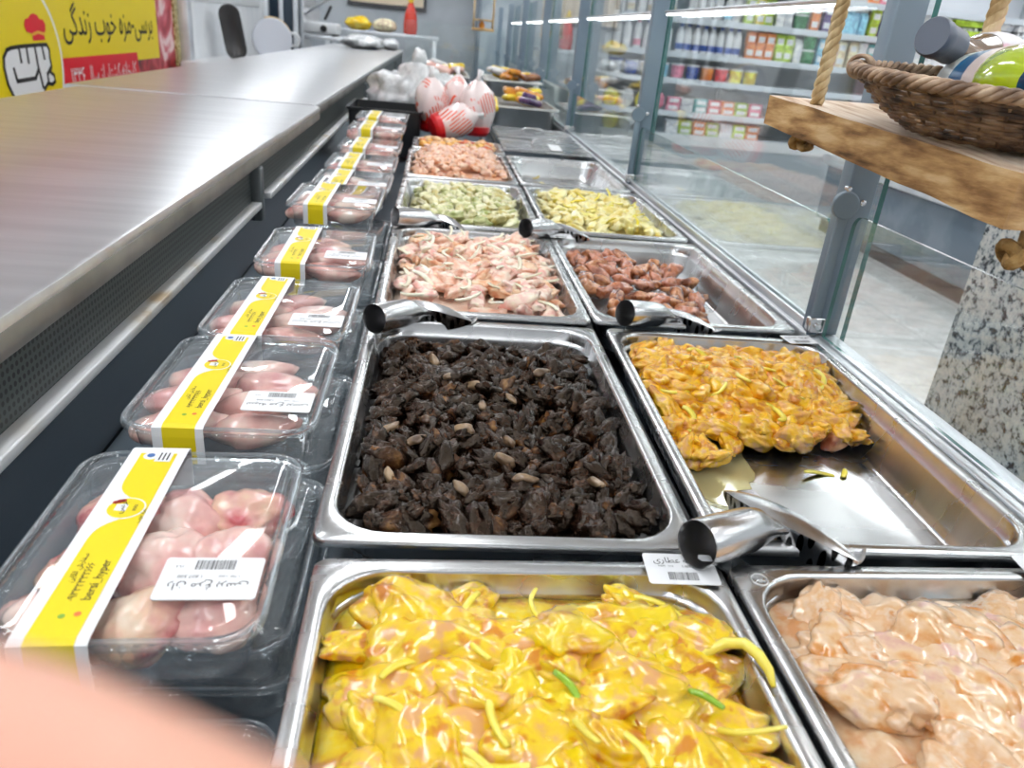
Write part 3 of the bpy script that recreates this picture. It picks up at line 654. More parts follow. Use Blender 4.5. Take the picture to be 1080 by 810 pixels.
# ================================================================== SCOOPS
def holes_mat():
    m, N, L, b = nt('perforated_scoop_steel')
    b.inputs['Metallic'].default_value = 1; b.inputs['Roughness'].default_value = .2
    tc = N.new('ShaderNodeTexCoord'); vo = N.new('ShaderNodeTexVoronoi'); vo.voronoi_dimensions = '2D'; vo.inputs['Scale'].default_value = 110; vo.inputs['Randomness'].default_value = 0
    L.new(tc.outputs['Object'], vo.inputs['Vector'])
    rp = N.new('ShaderNodeValToRGB'); rp.color_ramp.elements[0].position = .30; rp.color_ramp.elements[0].color = (.01, .01, .01, 1); rp.color_ramp.elements[1].position = .36; rp.color_ramp.elements[1].color = (.6, .6, .61, 1)
    L.new(vo.outputs['Distance'], rp.inputs[0]); L.new(rp.outputs[0], b.inputs['Base Color'])
    return m
HOLES = holes_mat()
def make_scoop(label):
    """local +x: from the open handle end to the blade"""
    t = thing('steel_scoop', label, 'scoop', (0, 0, 0))
    ro, ri, Lh = .0200, .0188, .098
    def ring(x, r, z=0, ry=None): return [Vector((x, (ry or r)*math.cos(2*PI*k/28), z+r*math.sin(2*PI*k/28))) for k in range(28)]
    m = MB(); m.loft([ring(Lh*.75, ri*.9), ring(.002, ri), ring(0, (ri+ro)/2), ring(.002, ro), ring(.03, ro), ring(Lh*.66, ro*.97), ring(Lh*.82, ro*.84), ring(Lh*.95, ro*.50, -.001, ro*.75), ring(Lh+.010, .005, -.002, .018), ring(Lh+.016, .002, -.002, .014)], True, True)
    sharp(m.build('handle', SCOOP, t), 1.0)
    H = .070; n1 = 24
    def edge(u): return Vector((Lh+.004+.028*u*u, H*u, .004-.010*u*u))
    def sheet(fn, n2, th):
        vs = [fn(2*i/n1-1, j/n2) for j in range(n2+1) for i in range(n1+1)]; k0 = len(vs); vs += [v-Vector((0, 0, th)) for v in vs]; fs = []
        for j in range(n2):
            for i in range(n1):
                a = j*(n1+1)+i; fs.append((a, a+1, a+n1+2, a+n1+1)); fs.append((k0+a, k0+a+n1+1, k0+a+n1+2, k0+a+1))
        return vs, fs
    # perforated back wall, dropping from the edge into the pan
    wall = lambda u, v: edge(u)+Vector((.010*v*(1-u*u), 0, -(.030*(1-u*u)+.003)*v))
    vs, fs = sheet(wall, 6, .0008); mesh('perforated_back', vs, fs, HOLES, t)
    # bright flared band along the top of the back
    band = lambda u, v: edge(u)+Vector((.026*v*(1-u*u)**.8, 0, .005*math.sin(v*PI*.6)*(1-u*u)))
    vs, fs = sheet(band, 6, .0012); mesh('rim_band', vs, fs, SCOOP, t)
    base = lambda u, v: wall(u, 1)+Vector(((.070*(1-.55*u*u))*v, -u*H*.15*v*v, .004*v*v))
    vs, fs = sheet(base, 8, .0010); mesh('blade', vs, fs, SCOOP, t)
    return t
def aim(o, p0, p1, roll=0.0):
    d = (Vector(p1)-Vector(p0)).normalized(); q = d.to_track_quat('X', 'Z')
    o.rotation_euler = (q.to_matrix() @ Matrix.Rotation(roll, 3, 'X')).to_euler(); o.location = p0
S0 = make_scoop('steel scoop with a thick hollow handle lying in the orange chicken pan')
aim(S0, (-.024, .486, ZD+.026), (.064, .540, ZD+.012), -.06)
for (p0, p1, rl), l in zip([((-.313, .962, ZD+.026), (-.25, 1.050, ZD+.012), -.05), ((.044, 1.050, ZD+.024), (.110, 1.092, ZD+.010), -.1), ((-.318, 1.585, ZD+.022), (-.235, 1.635, ZD+.010), 0), ((-.052, 1.552, ZD+.024), (.025, 1.622, ZD+.012), 0)],
    ['steel scoop whose hollow handle rests between the black chicken and the pale strips', 'steel scoop in the pan of glossy brown chicken', 'steel scoop at the front of the pale green chicken', 'steel scoop at the front of the pale yellow chicken strips']):
    s = dup(S0, p0, (0, 0, 0), l); aim(s, p0, p1, rl)

# ================================================================== PRICE CARDS ON THE PANS
def barcode(m, x0, x1, y0, y1, z, seed, mi):
    r = random.Random(seed); x = x0
    while x < x1:
        w_ = r.choice((.0004, .0006, .0009)); m.add([(x, y0, z), (min(x+w_, x1), y0, z), (min(x+w_, x1), y1, z), (x, y1, z)], [(0, 1, 2, 3)], mi); x += w_+r.choice((.0004, .0006, .0008))
def put_text(m, body, size, cx, cy, z, mi=0, M2=None, align='CENTER', sx=1.0):
    vs, fs = text_geo(body, size, align)
    m.add([((M2 @ Vector((v.x*sx, v.y, 0)) if M2 else Vector((v.x*sx, v.y, 0)))+Vector((cx, cy, z))) for v in vs], fs, mi)
def price_card(loc, rot, label, hw=.029, hd=.017, words='جوجه عطاری', flip=False):
    t = thing('price_card', label, 'price card', loc, 0, None, rot)
    MB().loft([rrect(hw, hd, .003, 0), rrect(hw, hd, .003, .0004)], True, True).build('card', WHITE, t, False)
    m = MB(); s = -1 if flip else 1; M2 = Matrix.Rotation(PI, 4, 'Z') if flip else None
    put_text(m, fa(words), .0085, 0, s*.009, .0006, 0, M2)
    put_text(m, '1,485,000', .0036, s*.008, s*.0025, .0006, 0, M2)
    put_text(m, fa('قیمت').replace('ق', '') if 0 else '0.000   15.3', .0026, -s*.012, s*.0025, .0006, 0, M2)
    barcode(m, -.012, .012, -.0125 if not flip else .004, -.004 if not flip else .0125, .0006, 5, 0)
    m.build('print', INK, t, False)
    return t
price_card((-.034, .482, ZD+.0045), (.10, 0, -.02), 'white price card with a barcode lying on the rim of the yellow chicken pan')
price_card((.312, 1.035, ZD+.003), (0, 0, .12), 'white price card on the back rim of the orange chicken pan', .024, .016)
price_card((.300, .492, ZD+.004), (.12, 0, .05), 'white price card on the pink chicken pan at the right edge')
price_card((-.285, 1.045, ZD+.003), (.1, 0, -.3), 'white price card under the scoop behind the black chicken', .024, .016)
price_card((.028, 1.590, ZD+.004), (.10, 0, .0), 'small white price card on the rim between the pale strips and the brown chicken', .024, .014)

# ================================================================== PLASTIC CONTAINERS OF CHICKEN
def container(label, loc, rz, sleeve=True, words='ران مرغ برسی', group=None, card=True, rot=None):
    t = thing('plastic_container', label, 'container', loc, rz, group, rot)
    n, sd, rib = 5, 26, .0028
    m = MB()
    m.loft([rrect(.070, .095, .018, .0035, n, sd), rrect(.073, .098, .02, 0, n, sd), rrect(.0755, .1005, .021, .004, n, sd, rib), rrect(.0800, .1050, .024, .034, n, sd, rib), rrect(.0815, .1065, .024, .040, n, sd), rrect(.0885, .1135, .028, .042, n, sd), rrect(.0885, .1135, .028, .0395, n, sd)], True, False)
    m.build('tray', TRAYPL, t)
    m = MB()
    m.loft([rrect(.0890, .1140, .028, .040, n, sd), rrect(.0895, .1145, .028, .044, n, sd), rrect(.0880, .1130, .027, .0475, n, sd), rrect(.0855, .1105, .026, .0482, n, sd), rrect(.0835, .1085, .025, .0470, n, sd), rrect(.0825, .1075, .024, .0440, n, sd, rib*.4),
            rrect(.0820, .1070, .024, .0440, n, sd), rrect(.0780, .1030, .022, .0490, n, sd), rrect(.0770, .1020, .022, .0495, n, sd)], False, True)
    # moulded bars on the lid
    m.build('lid', PLASTIC, t)
    m = MB().tube([(.0885*0+p.x, p.y, p.z) for p in rrect(.0872, .1122, .027, .0470, 8)], .0016, 6, closed=True)
    m.build('rim_bead', clear('rim_bead_plastic', (.92, .95, .965), 1.3, .06, .08, (.7, .78, .84), .06, .22) if 'rim_bead_plastic' not in bpy.data.materials else bpy.data.materials['rim_bead_plastic'], t)
    if sleeve:
        # paper band: runs front to back over the lid and folds down both ends
        x0, x1 = -.053, -.008
        prof = [(-.1165, .012), (-.1175, .040), (-.1168, .0488), (-.112, .0506), (0, .0508), (.112, .0506), (.1168, .0488), (.1175, .040), (.1165, .012)]
        def band(xa, xb, off, pr=prof):
            vs = []; nn = len(pr)
            for x in (xa, xb):
                for k, (y, z) in enumerate(pr):
                    vs.append((x, y+(-off if k < 4 and y < 0 else off if y > 0 and k > 4 else 0)*(.0 if abs(y) < .1125 else 1), z+(off if abs(y) < .1172 else 0)))
            return vs, [(k, k+1, nn+k+1, nn+k) for k in range(nn-1)]
        mb = MB(); v1, f1 = band(x0, x1, 0); v2, f2 = band(x0, x1, .0004)
        mb.add(v1, [tuple(reversed(f)) for f in f1]); mb.add(v2, f2)
        nn = len(prof)
        mb.add(v1+v2, [(k, k+1, 2*nn+k+1, 2*nn+k) for k in range(nn-1)]+[(nn+k+1, nn+k, 3*nn+k, 3*nn+k+1) for k in range(nn-1)])
        sl = mb.build('paper_sleeve', WHITE, t, False)
        # printed yellow fields on top: lower field, waist round the emblem, upper field
        W_ = x1-x0; zt = .0515; cy = .022
        def edge(y):   # left and right limits of the yellow at y, as fractions of the band width
            d = y-cy
            lo, hi = .20, .84
            k = math.exp(-(d/.017)**2)
            lo2 = lo+.58*k if True else lo
            return min(lo2, hi), hi
        mb = MB(); N_ = 70; pts = []
        for i in range(N_+1):
            y = -.112+.216*i/N_; a, b = edge(y)
            pts.append((x0+a*W_, x0+b*W_, y))
        for i in range(N_):
            a0, b0, ya = pts[i]; a1, b1, yb = pts[i+1]
            mb.add([(a0, ya, zt), (b0, ya, zt), (b1, yb, zt), (a1, yb, zt)], [(0, 1, 2, 3)])
        a, b, _ = pts[0]
        mb.add([(a, -.112, zt), (b, -.112, zt), (b, -.1173, .0496), (a, -.1173, .0496), (b, -.1181, .0400), (a, -.1181, .0400), (b, -.1171, .0125), (a, -.1171, .0125)], [(1, 0, 3, 2), (2, 3, 5, 4), (4, 5, 7, 6)])
        mb.build('yellow_print', YELLOW, sl, False)
        # round emblem: white ring, yellow disc, small white lettering with a red cap
        ex, ey = x0+.50*W_, cy
        def disc(mbx, r, z, mi, k=28, cx=ex, cyy=ey): mbx.add([(cx+r*math.cos(2*PI*i/k), cyy+r*math.sin(2*PI*i/k), z) for i in range(k)], [tuple(range(k))], mi)
        mb = MB(); disc(mb, .0140, zt+.0002, 0); disc(mb, .0128, zt+.0004, 1)
        mb.add([(ex-.0075, ey-.0035, zt+.0006), (ex-.0075, ey+.0045, zt+.0006), (ex-.002, ey+.0055, zt+.0006), (ex+.001, ey+.004, zt+.0006), (ex+.001, ey-.0045, zt+.0006)], [(4, 3, 2, 1, 0)], 0)
        disc(mb, .0026, zt+.0007, 2, 10, ex-.0065, ey+.0085); disc(mb, .0022, zt+.0007, 2, 10, ex-.0092, ey+.007); disc(mb, .0022, zt+.0007, 2, 10, ex-.0042, ey+.0095)
        MT = Matrix.Rotation(PI/2, 4, 'Z')
        put_text(mb, fa('برسی'), .0075, ex-.0032, ey, zt+.0008, 3, MT)
        put_text(mb, 'BERSI', .0036, ex+.0068, ey, zt+.0008, 3, MT)
        mb.build('emblem', [WHITE, YELLOW, flat('cap_red', srgb(180, 40, 24), .5), INK], sl, False)
        mb = MB(); put_text(mb, 'bersi_hyper', .0085, x0+.69*W_, -.060, zt+.0003, 0, MT); put_text(mb, '۰۹۳۳۲۳۳۲۶۶۶', .0072, x0+.50*W_, -.062, zt+.0003, 0, MT); put_text(mb, fa('سفارش آنلاین'.replace('آ', 'ا')), .0055, x0+.34*W_, -.048, zt+.0003, 0, MT)
        put_text(mb, fa('مزه خوب'), .0048, x0+.80*W_, .012, zt+.0003, 0, MT)
        for q, cc in ((.69, 1), (.50, 2)): disc(mb, .0022, zt+.0003, cc, 12, x0+q*W_, -.0925 if q > .6 else -.0945)
        mb.build('sleeve_lettering', [INK, flat('icon_orange', srgb(226, 120, 60), .5), flat('icon_green', srgb(140, 180, 60), .5)], sl, False)
        mb = MB(); mb.add([(x0+.50*W_, .090, zt+.0004), (x0+.78*W_, .090, zt+.0004), (x0+.78*W_, .106, zt+.0004), (x0+.50*W_, .106, zt+.0004)], [(0, 1, 2, 3)], 0)
        disc(mb, .006, zt+.0003, 0, 20, x0+.40*W_, .099); disc(mb, .0032, zt+.0006, 1, 16, x0+.40*W_, .0995)
        for q in (.56, .63, .70): mb.add([(x0+q*W_, .092, zt+.0006), (x0+q*W_+.0012, .092, zt+.0006), (x0+q*W_+.0012, .104, zt+.0006), (x0+q*W_, .104, zt+.0006)], [(0, 1, 2, 3)], 2)
        mb.build('approval_mark', [WHITE, flat('mark_blue', srgb(70, 110, 170), .5), INK], sl, False)
    if card:
        lb = MB(); hw, hd, cx, cy2 = .0325, .0215, .048, -.058
        lb.loft([[Vector((p.x+cx, p.y+cy2, p.z)) for p in rrect(hw, hd, .003, .0505)], [Vector((p.x+cx, p.y+cy2, p.z)) for p in rrect(hw, hd, .003, .0512)]], True, True)
        lo = lb.build('price_label', WHITE, t, False)
        mb = MB(); M2 = Matrix.Rotation(PI, 4, 'Z')
        barcode(mb, cx-.012, cx+.014, cy2+.0085, cy2+.0185, .0514, int(loc[1]*100), 0)
        put_text(mb, fa(words), .0095, cx, cy2-.0085, .0514, 0, M2)
        put_text(mb, '1,827,500', .0042, cx-.013, cy2+.0015, .0514, 0, M2); put_text(mb, '1.730  1.056', .0028, cx+.012, cy2+.0015, .0514, 0, M2); put_text(mb, '15.3', .0032, cx-.022, cy2+.012, .0514, 0, M2)
        mb.build('label_print', INK, lo, False)
    return t
CH = [varied('raw_breast_a', [(.28, srgb(222, 150, 146)), (.5, srgb(242, 190, 178)), (.7, srgb(248, 218, 204))], 26, .25, coat=.5, sss=.15, bump=.08, bscale=60),
      varied('raw_breast_b', [(.28, srgb(228, 160, 148)), (.5, srgb(240, 184, 172)), (.72, srgb(250, 224, 208))], 24, .25, coat=.5, sss=.15, bump=.08, bscale=60),
      varied('raw_thigh', [(.22, srgb(196, 70, 78)), (.36, srgb(232, 158, 150)), (.6, srgb(242, 200, 168)), (.78, srgb(246, 222, 198))], 30, .25, coat=.5, sss=.15, bump=.10, bscale=60)]
breasts = [with_mat(blob((.046, .021, .016), 210+s, 4, .20, 1.0, .03, 3, pear=.25, bend=.18, crease=.06, cf=1.1), CH[s % 2]) for s in range(5)]
thighs = [with_mat(blob((.036, .027, .019), 220+s, 4, .26, 1.1, .05, 3, bend=.15, crease=.12, cf=1.2), CH[2 if s % 2 else 0]) for s in range(5)]
def fill(loc, rz, kind, seed, label, group, h=.0):
    r = random.Random(seed); ms = thighs if kind == 'thigh' else breasts
    spots = [(-.042, -.070), (.030, -.070), (-.045, -.020), (.028, -.024), (-.040, .032), (.030, .026), (.0, .070)] if kind == 'breast' else [(-.046, -.068), (.008, -.070), (.050, -.062), (-.046, -.012), (.006, -.016), (.046, -.004), (-.044, .048), (.008, .044), (.044, .056)]
    c, s = math.cos(rz), math.sin(rz)
    for k, (u, v) in enumerate(spots):
        o = link('chicken_breast' if kind == 'breast' else 'chicken_thigh', ms[k % len(ms)])
        u += r.uniform(-.004, .004); v += r.uniform(-.004, .004)
        o.location = (loc[0]+u*c-v*s, loc[1]+u*s+v*c, loc[2]+.024+h+r.uniform(-.003, .003)); o.scale = (1.0, 1.12, 1.12)
        o.rotation_euler = (r.uniform(-.2, .2), r.uniform(-.12, .12), rz+r.uniform(-.25, .25)+(.2 if kind == 'breast' else r.uniform(-.8, .8)))
        tag(o, label, 'chicken', group)
CX = -.430
rows = [  # (y, z of the tray bottom, x shift, rz, kind, label)
    (.483, -.018, .0, .03, 'thigh', 'plastic container of raw chicken thighs nearest the camera, beside the finger'),
    (.752, -.018, -.003, .00, 'breast', 'second plastic container of raw chicken from the camera, left of the black chicken'),
    (.990, -.020, -.000, .0, 'breast', 'third plastic container of raw chicken, left of the back of the black chicken'),
    (1.275, -.014, .004, .02, 'breast', 'fourth plastic container of raw chicken, beside the pale chicken strips'),
    (1.610, .004, -.004, .0, 'breast', 'fifth plastic container of chicken, raised, beside the scoop of the green pan'),
    (1.870, -.010, .0, .0, 'breast', 'sixth plastic container of chicken, beside the pale green chicken'),
    (2.120, -.006, .0, .0, 'breast', 'seventh plastic container of chicken, left of the front of the salmon heap'),
    (2.400, .0, .0, .0, 'breast', 'eighth plastic container of chicken, left of the middle of the salmon heap'),
    (2.660, .022, .0, .0, 'breast', 'ninth plastic container of chicken, left of the back of the salmon heap'),
    (2.920, .030, .0, .0, 'breast', 'tenth plastic container of chicken, blurred, before the black box'),
]
gl = ['in the nearest container', 'in the second container', 'in the third container', 'in the fourth container', 'in the fifth container', 'in the sixth container', 'in the seventh container', 'in the eighth container', 'in the ninth container', 'in the tenth container']
proto = None
for k, (y, z, dx, rz, kind, label) in enumerate(rows):
    loc = (CX+dx, y, ZD+z)
    if k in (0, 1) : proto = container(label, loc, rz, words='ران مرغ برسی' if k == 0 else 'سینه مرغ برسی')
    else: dup(proto, loc, (0, 0, rz), label)
    fill(loc, rz, kind, 300+k, ('raw chicken thigh ' if kind == 'thigh' else 'raw chicken breast ')+gl[k], 'raw chicken '+gl[k])
# the layer beneath: clear containers, mostly hidden
low = container('clear ribbed plastic container in the lower layer, nearest the camera above the finger', (CX+.012, .285, ZD-.112), .0, False, card=False)
for y, l in ((.53, 'under the nearest chicken container'), (.775, 'under the second chicken container'), (1.02, 'under the third chicken container'), (1.30, 'under the fourth chicken container'), (1.62, 'under the raised fifth chicken container')):
    dup(low, (CX+.012, y, ZD-.070 if y > .4 else ZD-.112), (0, 0, 0), 'clear plastic container in the lower layer '+l)
for y, l in ((.53, 'nearest'), (.775, 'second'), (1.02, 'third'), (1.30, 'fourth'), (1.62, 'fifth')):
    dup(low, (CX+.016, y+.012, ZD-.116), (0, 0, 0), 'clear plastic container at the bottom of the '+l+' stack')

# ================================================================== FAR END OF THE CASE
# half size pan of red and orange mix behind the salmon heap
def half_pan(loc, rz, label, me=[None]):
    if me[0] is None:
        o = sharp(make_pan(.065).build('steel_pan', STEEL), .9)
        for v in o.data.vertices: v.co.y *= .5
        me[0] = o.data
    else: o = link('steel_pan', me[0])
    o.location = loc; o.rotation_euler = (0, 0, rz); return tag(o, label, 'pan', 'half size steel pans')
PAN['mix'] = (-.160, 2.90, 0)
half_pan((-.160, 2.90, ZD), 0, 'half size steel pan of red and orange chicken mix behind the salmon heap')
MX = [varied('mix_red', [(.3, srgb(190, 60, 30)), (.6, srgb(222, 110, 50))], 40, .25, coat=.5), varied('mix_orange', [(.3, srgb(226, 150, 60)), (.6, srgb(238, 186, 90))], 40, .25, coat=.5), varied('mix_pale', [(.3, srgb(232, 196, 150)), (.6, srgb(226, 170, 110))], 40, .25, coat=.5)]
mm = [with_mat(blob((.022, .015, .012), 240+s, 2, .3, 1.4, .1), MX[s % 3]) for s in range(6)]
sauce('mix', 'mix_marinade', 'orange marinade under the red and orange chicken mix', varied('mix_marinade', [(.3, srgb(214, 130, 60)), (.7, srgb(232, 176, 110))], 24, .35, coat=.3, rnd=False), .138, .118, -.022, .004, 20, 15.5, nx=16, ny=14, hump=.02)
pile('mix', R0, mm, scatter(R0, 70, .0180, .128, .105), lambda u, v: -.004+.012*noise.noise(Vector((u*20, v*20, 5))), 'red_chicken_piece', 'red and orange chicken piece in the half size pan', 'chicken', 'red and orange chicken mix', .8, 1.2, .5)
# two flat steel pan covers on the right behind the nearly empty pan
cv = None
for (y, l) in ((3.02, 'flat steel pan cover behind the nearly empty pan, a white tag lying on it'), (3.40, 'second flat steel pan cover, just before the deep pans'), ):
    if cv is None:
        cv = thing('pan_cover', l, 'pan cover', (.168, y, ZD), 0)
        m = MB(); m.loft([rrect(.163, .18, .012, 0), rrect(.163, .18, .012, .004), rrect(.155, .172, .02, .006), rrect(.150, .167, .02, .003), rrect(.10, .12, .02, .005)], True, True)
        sharp(m.build('lid_plate', STEEL, cv), .9)
        MB().tube([(-.045, 0, .004), (-.042, 0, .022), (-.03, 0, .026), (.03, 0, .026), (.042, 0, .022), (.045, 0, .004)], .004, 8).build('grip', SCOOP, cv)
    else: dup(cv, (.168, y, ZD), (0, 0, 0), l)
m = MB(); m.loft([rrect(.022, .04, .006, 0), rrect(.022, .04, .006, .002)], True, True)
tag(m.build('price_card', WHITE, None, False, loc=(.20, 2.94, ZD+.011), rot=(.12, 0, .1)), 'white tag lying on the nearest flat pan cover', 'price card')
# four whole chickens in printed bags
def bag_mat(name, tint, stripes):
    m, N, L, b = nt(name)
    tc = N.new('ShaderNodeTexCoord'); mp = N.new('ShaderNodeMapping'); mp.inputs['Rotation'].default_value = (.0, .35, .2)
    wv = N.new('ShaderNodeTexWave'); wv.inputs['Scale'].default_value = 26; wv.bands_direction = 'X'; wv.inputs['Distortion'].default_value = 1.2; wv.inputs['Detail Scale'].default_value = .6
    L.new(tc.outputs['Object'], mp.inputs[0]); L.new(mp.outputs[0], wv.inputs['Vector'])
    nz = N.new('ShaderNodeTexNoise'); nz.inputs['Scale'].default_value = 11; L.new(tc.outputs['Object'], nz.inputs['Vector'])
    gt = N.new('ShaderNodeMath'); gt.operation = 'GREATER_THAN'; gt.inputs[1].default_value = .62; L.new(wv.outputs['Fac'], gt.inputs[0])
    g2 = N.new('ShaderNodeMath'); g2.operation = 'GREATER_THAN'; g2.inputs[1].default_value = .52; L.new(nz.outputs['Fac'], g2.inputs[0])
    mu = N.new('ShaderNodeMath'); mu.operation = 'MULTIPLY'; L.new(gt.outputs[0], mu.inputs[0]); L.new(g2.outputs[0], mu.inputs[1])
    mx = N.new('ShaderNodeMix'); mx.data_type = 'RGBA'; L.new(mu.outputs[0], mx.inputs['Factor'])
    mx.inputs['A'].default_value = c4(tint); mx.inputs['B'].default_value = c4(stripes)
    L.new(mx.outputs['Result'], b.inputs['Base Color']); b.inputs['Roughness'].default_value = .25; b.inputs['Coat Weight'].default_value = .6
    return m
BAGM = bag_mat('printed_chicken_bag', srgb(240, 224, 222), srgb(236, 96, 60))
for k, (p, rot, s, l) in enumerate([((-.085, 3.26, ZD+.105), (0, 0, .3), 1.0, 'bagged whole chicken standing on the right of the bags, with a red base'),
                                    ((-.262, 3.28, ZD+.105), (0, -.12, .9), .98, 'bagged whole chicken standing on the left of the bags, against the black box'),
                                    ((-.165, 3.38, ZD+.112), (.1, .1, 1.9), .94, 'bagged whole chicken standing at the back between two others'),
                                    ((-.17, 3.13, ZD+.055), (0, 1.25, .35), .88, 'bagged whole chicken lying in front of the standing bags')]):
    t = thing('bagged_chicken', l, 'bagged chicken', p, 0, None, rot)
    me = blob((.072*s, .066*s, .108*s), 260+k, 4, .12, 1.1, .03, 6); bm = bmesh.new(); bm.from_mesh(me)
    for v in bm.verts:
        z = v.co.z/(.108*s)
        if z > .55: f = 1-.55*(z-.55)/.45; v.co.x *= f; v.co.y *= f
        v.co += Vector((v.co.x, v.co.y, 0))*.05*math.sin(14*math.atan2(v.co.y, v.co.x))*max(0, abs(z)-.4)
    bm.to_mesh(me); bm.free()
    link('bag_body', with_mat(me, BAGM), t)
    m = MB(); m.tube([(0, 0, .095*s), (.004, .002, .115*s), (.012, .006, .135*s)], [.016, .007, .014], 12); m.build('tied_neck', flat('bag_white', (.8, .78, .78), .3, coat=.5), t)
    m = MB(); m.lathe([(.062*s, -.072*s), (.060*s, -.095*s), (.050*s, -.108*s), (.02, -.112*s)], 20); m.build('red_base_print', flat('bag_red', srgb(214, 26, 34), .3, coat=.5), t)
# black box and heap of white plastic bags behind the containers
t = thing('black_crate', 'black plastic box behind the last chicken containers', 'box', (-.44, 3.32, ZD-.1), 0)
m = MB(); m.loft([rrect(.13, .16, .015, 0), rrect(.14, .17, .018, .165), rrect(.147, .177, .02, .168), rrect(.147, .177, .02, .176), rrect(.138, .168, .018, .176), rrect(.128, .158, .015, .01)], True, True); sharp(m.build('body', flat('crate_black', (.014, .015, .017), .35), t), .7)
MB().bbox(.146, .152, -.02, .02, .10, .125, .002).build('latch', flat('latch_grey', (.3, .31, .32), .4), t)
t = thing('plastic_bag', 'crumpled bag of clear white plastic lying behind the black box', 'plastic bag', (-.36, 3.78, ZD+.09), 0)
link('bag', with_mat(blob((.19, .17, .14), 280, 4, .35, 1.6, .14, 5, crease=.2), varied('white_bag_film', [(.35, (.55, .57, .58)), (.65, (.85, .86, .87))], 20, .22, coat=.5, bump=.5, bscale=60)), t)
link('knot', with_mat(blob((.03, .03, .05), 283, 3, .4, 1.6, .14, 5), bpy.data.materials['white_bag_film']), t, (.03, -.02, .15))
# raised deep pans with packages
DPAN = varied('deep_pan_steel', [(.3, (.60, .60, .58)), (.7, (.78, .78, .76))], 5, .3, .9)
dp = None
for (x, y, z, l) in ((-.235, 4.70, .155, 'deep steel pan with yellow packages on the left, behind the white bag'), (.17, 4.05, .075, 'deep steel pan with orange packages behind the flat covers'), (.17, 4.75, .15, 'deep steel pan with mixed packages right of the yellow ones')):
    if dp is None:
        dp = thing('deep_pan', l, 'pan', (x, y, ZD+z), 0)
        sharp(make_pan(.15).build('pan_body', DPAN, dp), .9)
        MB().tube([(.1455, -.05, -.03), (.168, -.05, -.034), (.168, .05, -.034), (.1455, .05, -.03)], .003, 8).build('grip', SCOOP, dp)
    else: dup(dp, (x, y, ZD+z), (0, 0, 0), l)
MB().box(-.42, .342, 4.40, 7.3, ZD-.118, ZD-.055).box(-.02, .342, 3.72, 4.39, ZD-.118, ZD-.078).build('riser', DARK, case, False)
PK = {k: varied('package_'+k, [(.4, srgb(*a)), (.6, srgb(*b))], 18, .25, coat=.4) for k, a, b in (('yellow', (240, 196, 20), (246, 220, 70)), ('orange', (206, 128, 30), (230, 160, 60)), ('brown', (120, 66, 30), (160, 100, 50)), ('pink', (226, 170, 160), (240, 204, 190)), ('white', (220, 220, 226), (240, 240, 240)), ('purple', (70, 40, 90), (110, 80, 120)))}
def packages(cx, cy, z, n, seed, kinds, w, d, label, group):
    r = random.Random(seed); base = {}
    for k in range(n):
        kd = kinds[k % len(kinds)]
        if kd not in base:
            m = MB(); m.loft([[Vector((p.x, p.y, zz)) for p in rrect(a, b, .012, 0)] for a, b, zz in ((.045, .03, 0), (.056, .036, .008), (.058, .037, .018), (.05, .032, .030), (.03, .02, .034))], True, True)
            o = m.build('food_package', PK[kd]); base[kd] = o.data
        else: o = link('food_package', base[kd])
        o.location = (cx+r.uniform(-w, w), cy+r.uniform(-d, d), z+.014*(k % 3)); o.rotation_euler = (r.uniform(-.25, .25), r.uniform(-.25, .25), r.uniform(0, 3)); tag(o, label % kd, 'package', group % kd)
packages(-.235, 4.70, ZD+.145, 14, 5, ['yellow', 'pink', 'yellow', 'white'], .10, .19, '%s food package in the left deep pan', '%s packages in the left deep pan')
packages(.17, 4.05, ZD+.075, 10, 6, ['orange', 'yellow', 'orange', 'purple'], .10, .19, '%s food package in the deep pan behind the flat covers', '%s packages behind the flat covers')
packages(.17, 4.75, ZD+.145, 14, 7, ['yellow', 'orange', 'white', 'yellow', 'brown'], .10, .19, '%s food package in the right deep pan', '%s packages in the right deep pan')
packages(-.05, 5.6, ZD-.05, 12, 8, ['pink', 'yellow', 'white'], .25, .3, '%s food package on the far raised deck', '%s packages on the far deck')
bk = link('food_package', bpy.data.objects['food_package'].data.copy()); bk.data.materials.clear(); bk.data.materials.append(PK['yellow']); bk.location = (-.03, 3.62, ZD+.09); bk.rotation_euler = (.9, .2, .4); tag(bk, 'yellow and black packet standing just behind the bagged chickens', 'package')
mb = MB().box(-.03, .03, -.02, .02, .034, .036); mb.build('black_print', BLACK, bk, False)

# ================================================================== HANGING WOODEN SHELF, BASKET, BOTTLES
def wood_mat(name, stops, scale, stretch, rough=.65, bump=.25):
    return varied(name, stops, scale, rough, 0, 0, bump, 60, stretch, rnd=False, detail=6)
WOODE = wood_mat('rough_wood_edge', [(.20, srgb(92, 64, 36)), (.38, srgb(150, 110, 66)), (.58, srgb(196, 156, 104)), (.74, srgb(216, 184, 136))], 8, (2, 2, 9))
WOODT = wood_mat('pale_wood_top', [(.25, srgb(176, 140, 108)), (.45, srgb(216, 192, 166)), (.7, srgb(232, 216, 198))], 7, (9, 1.2, 3), .6, .12)
A = Vector((.171, 1.0, ZD+.340)); B = Vector((.229, .60, ZD+.315)); WV = Vector((.99, .143, 0))*.27
t = thing('hanging_shelf', 'thick rough wooden plank hung on ropes at the upper right, carrying the wicker basket', 'shelf', tuple((A+B)/2+WV/2))
O_ = Vector(t.location)
nL, nW = 36, 16
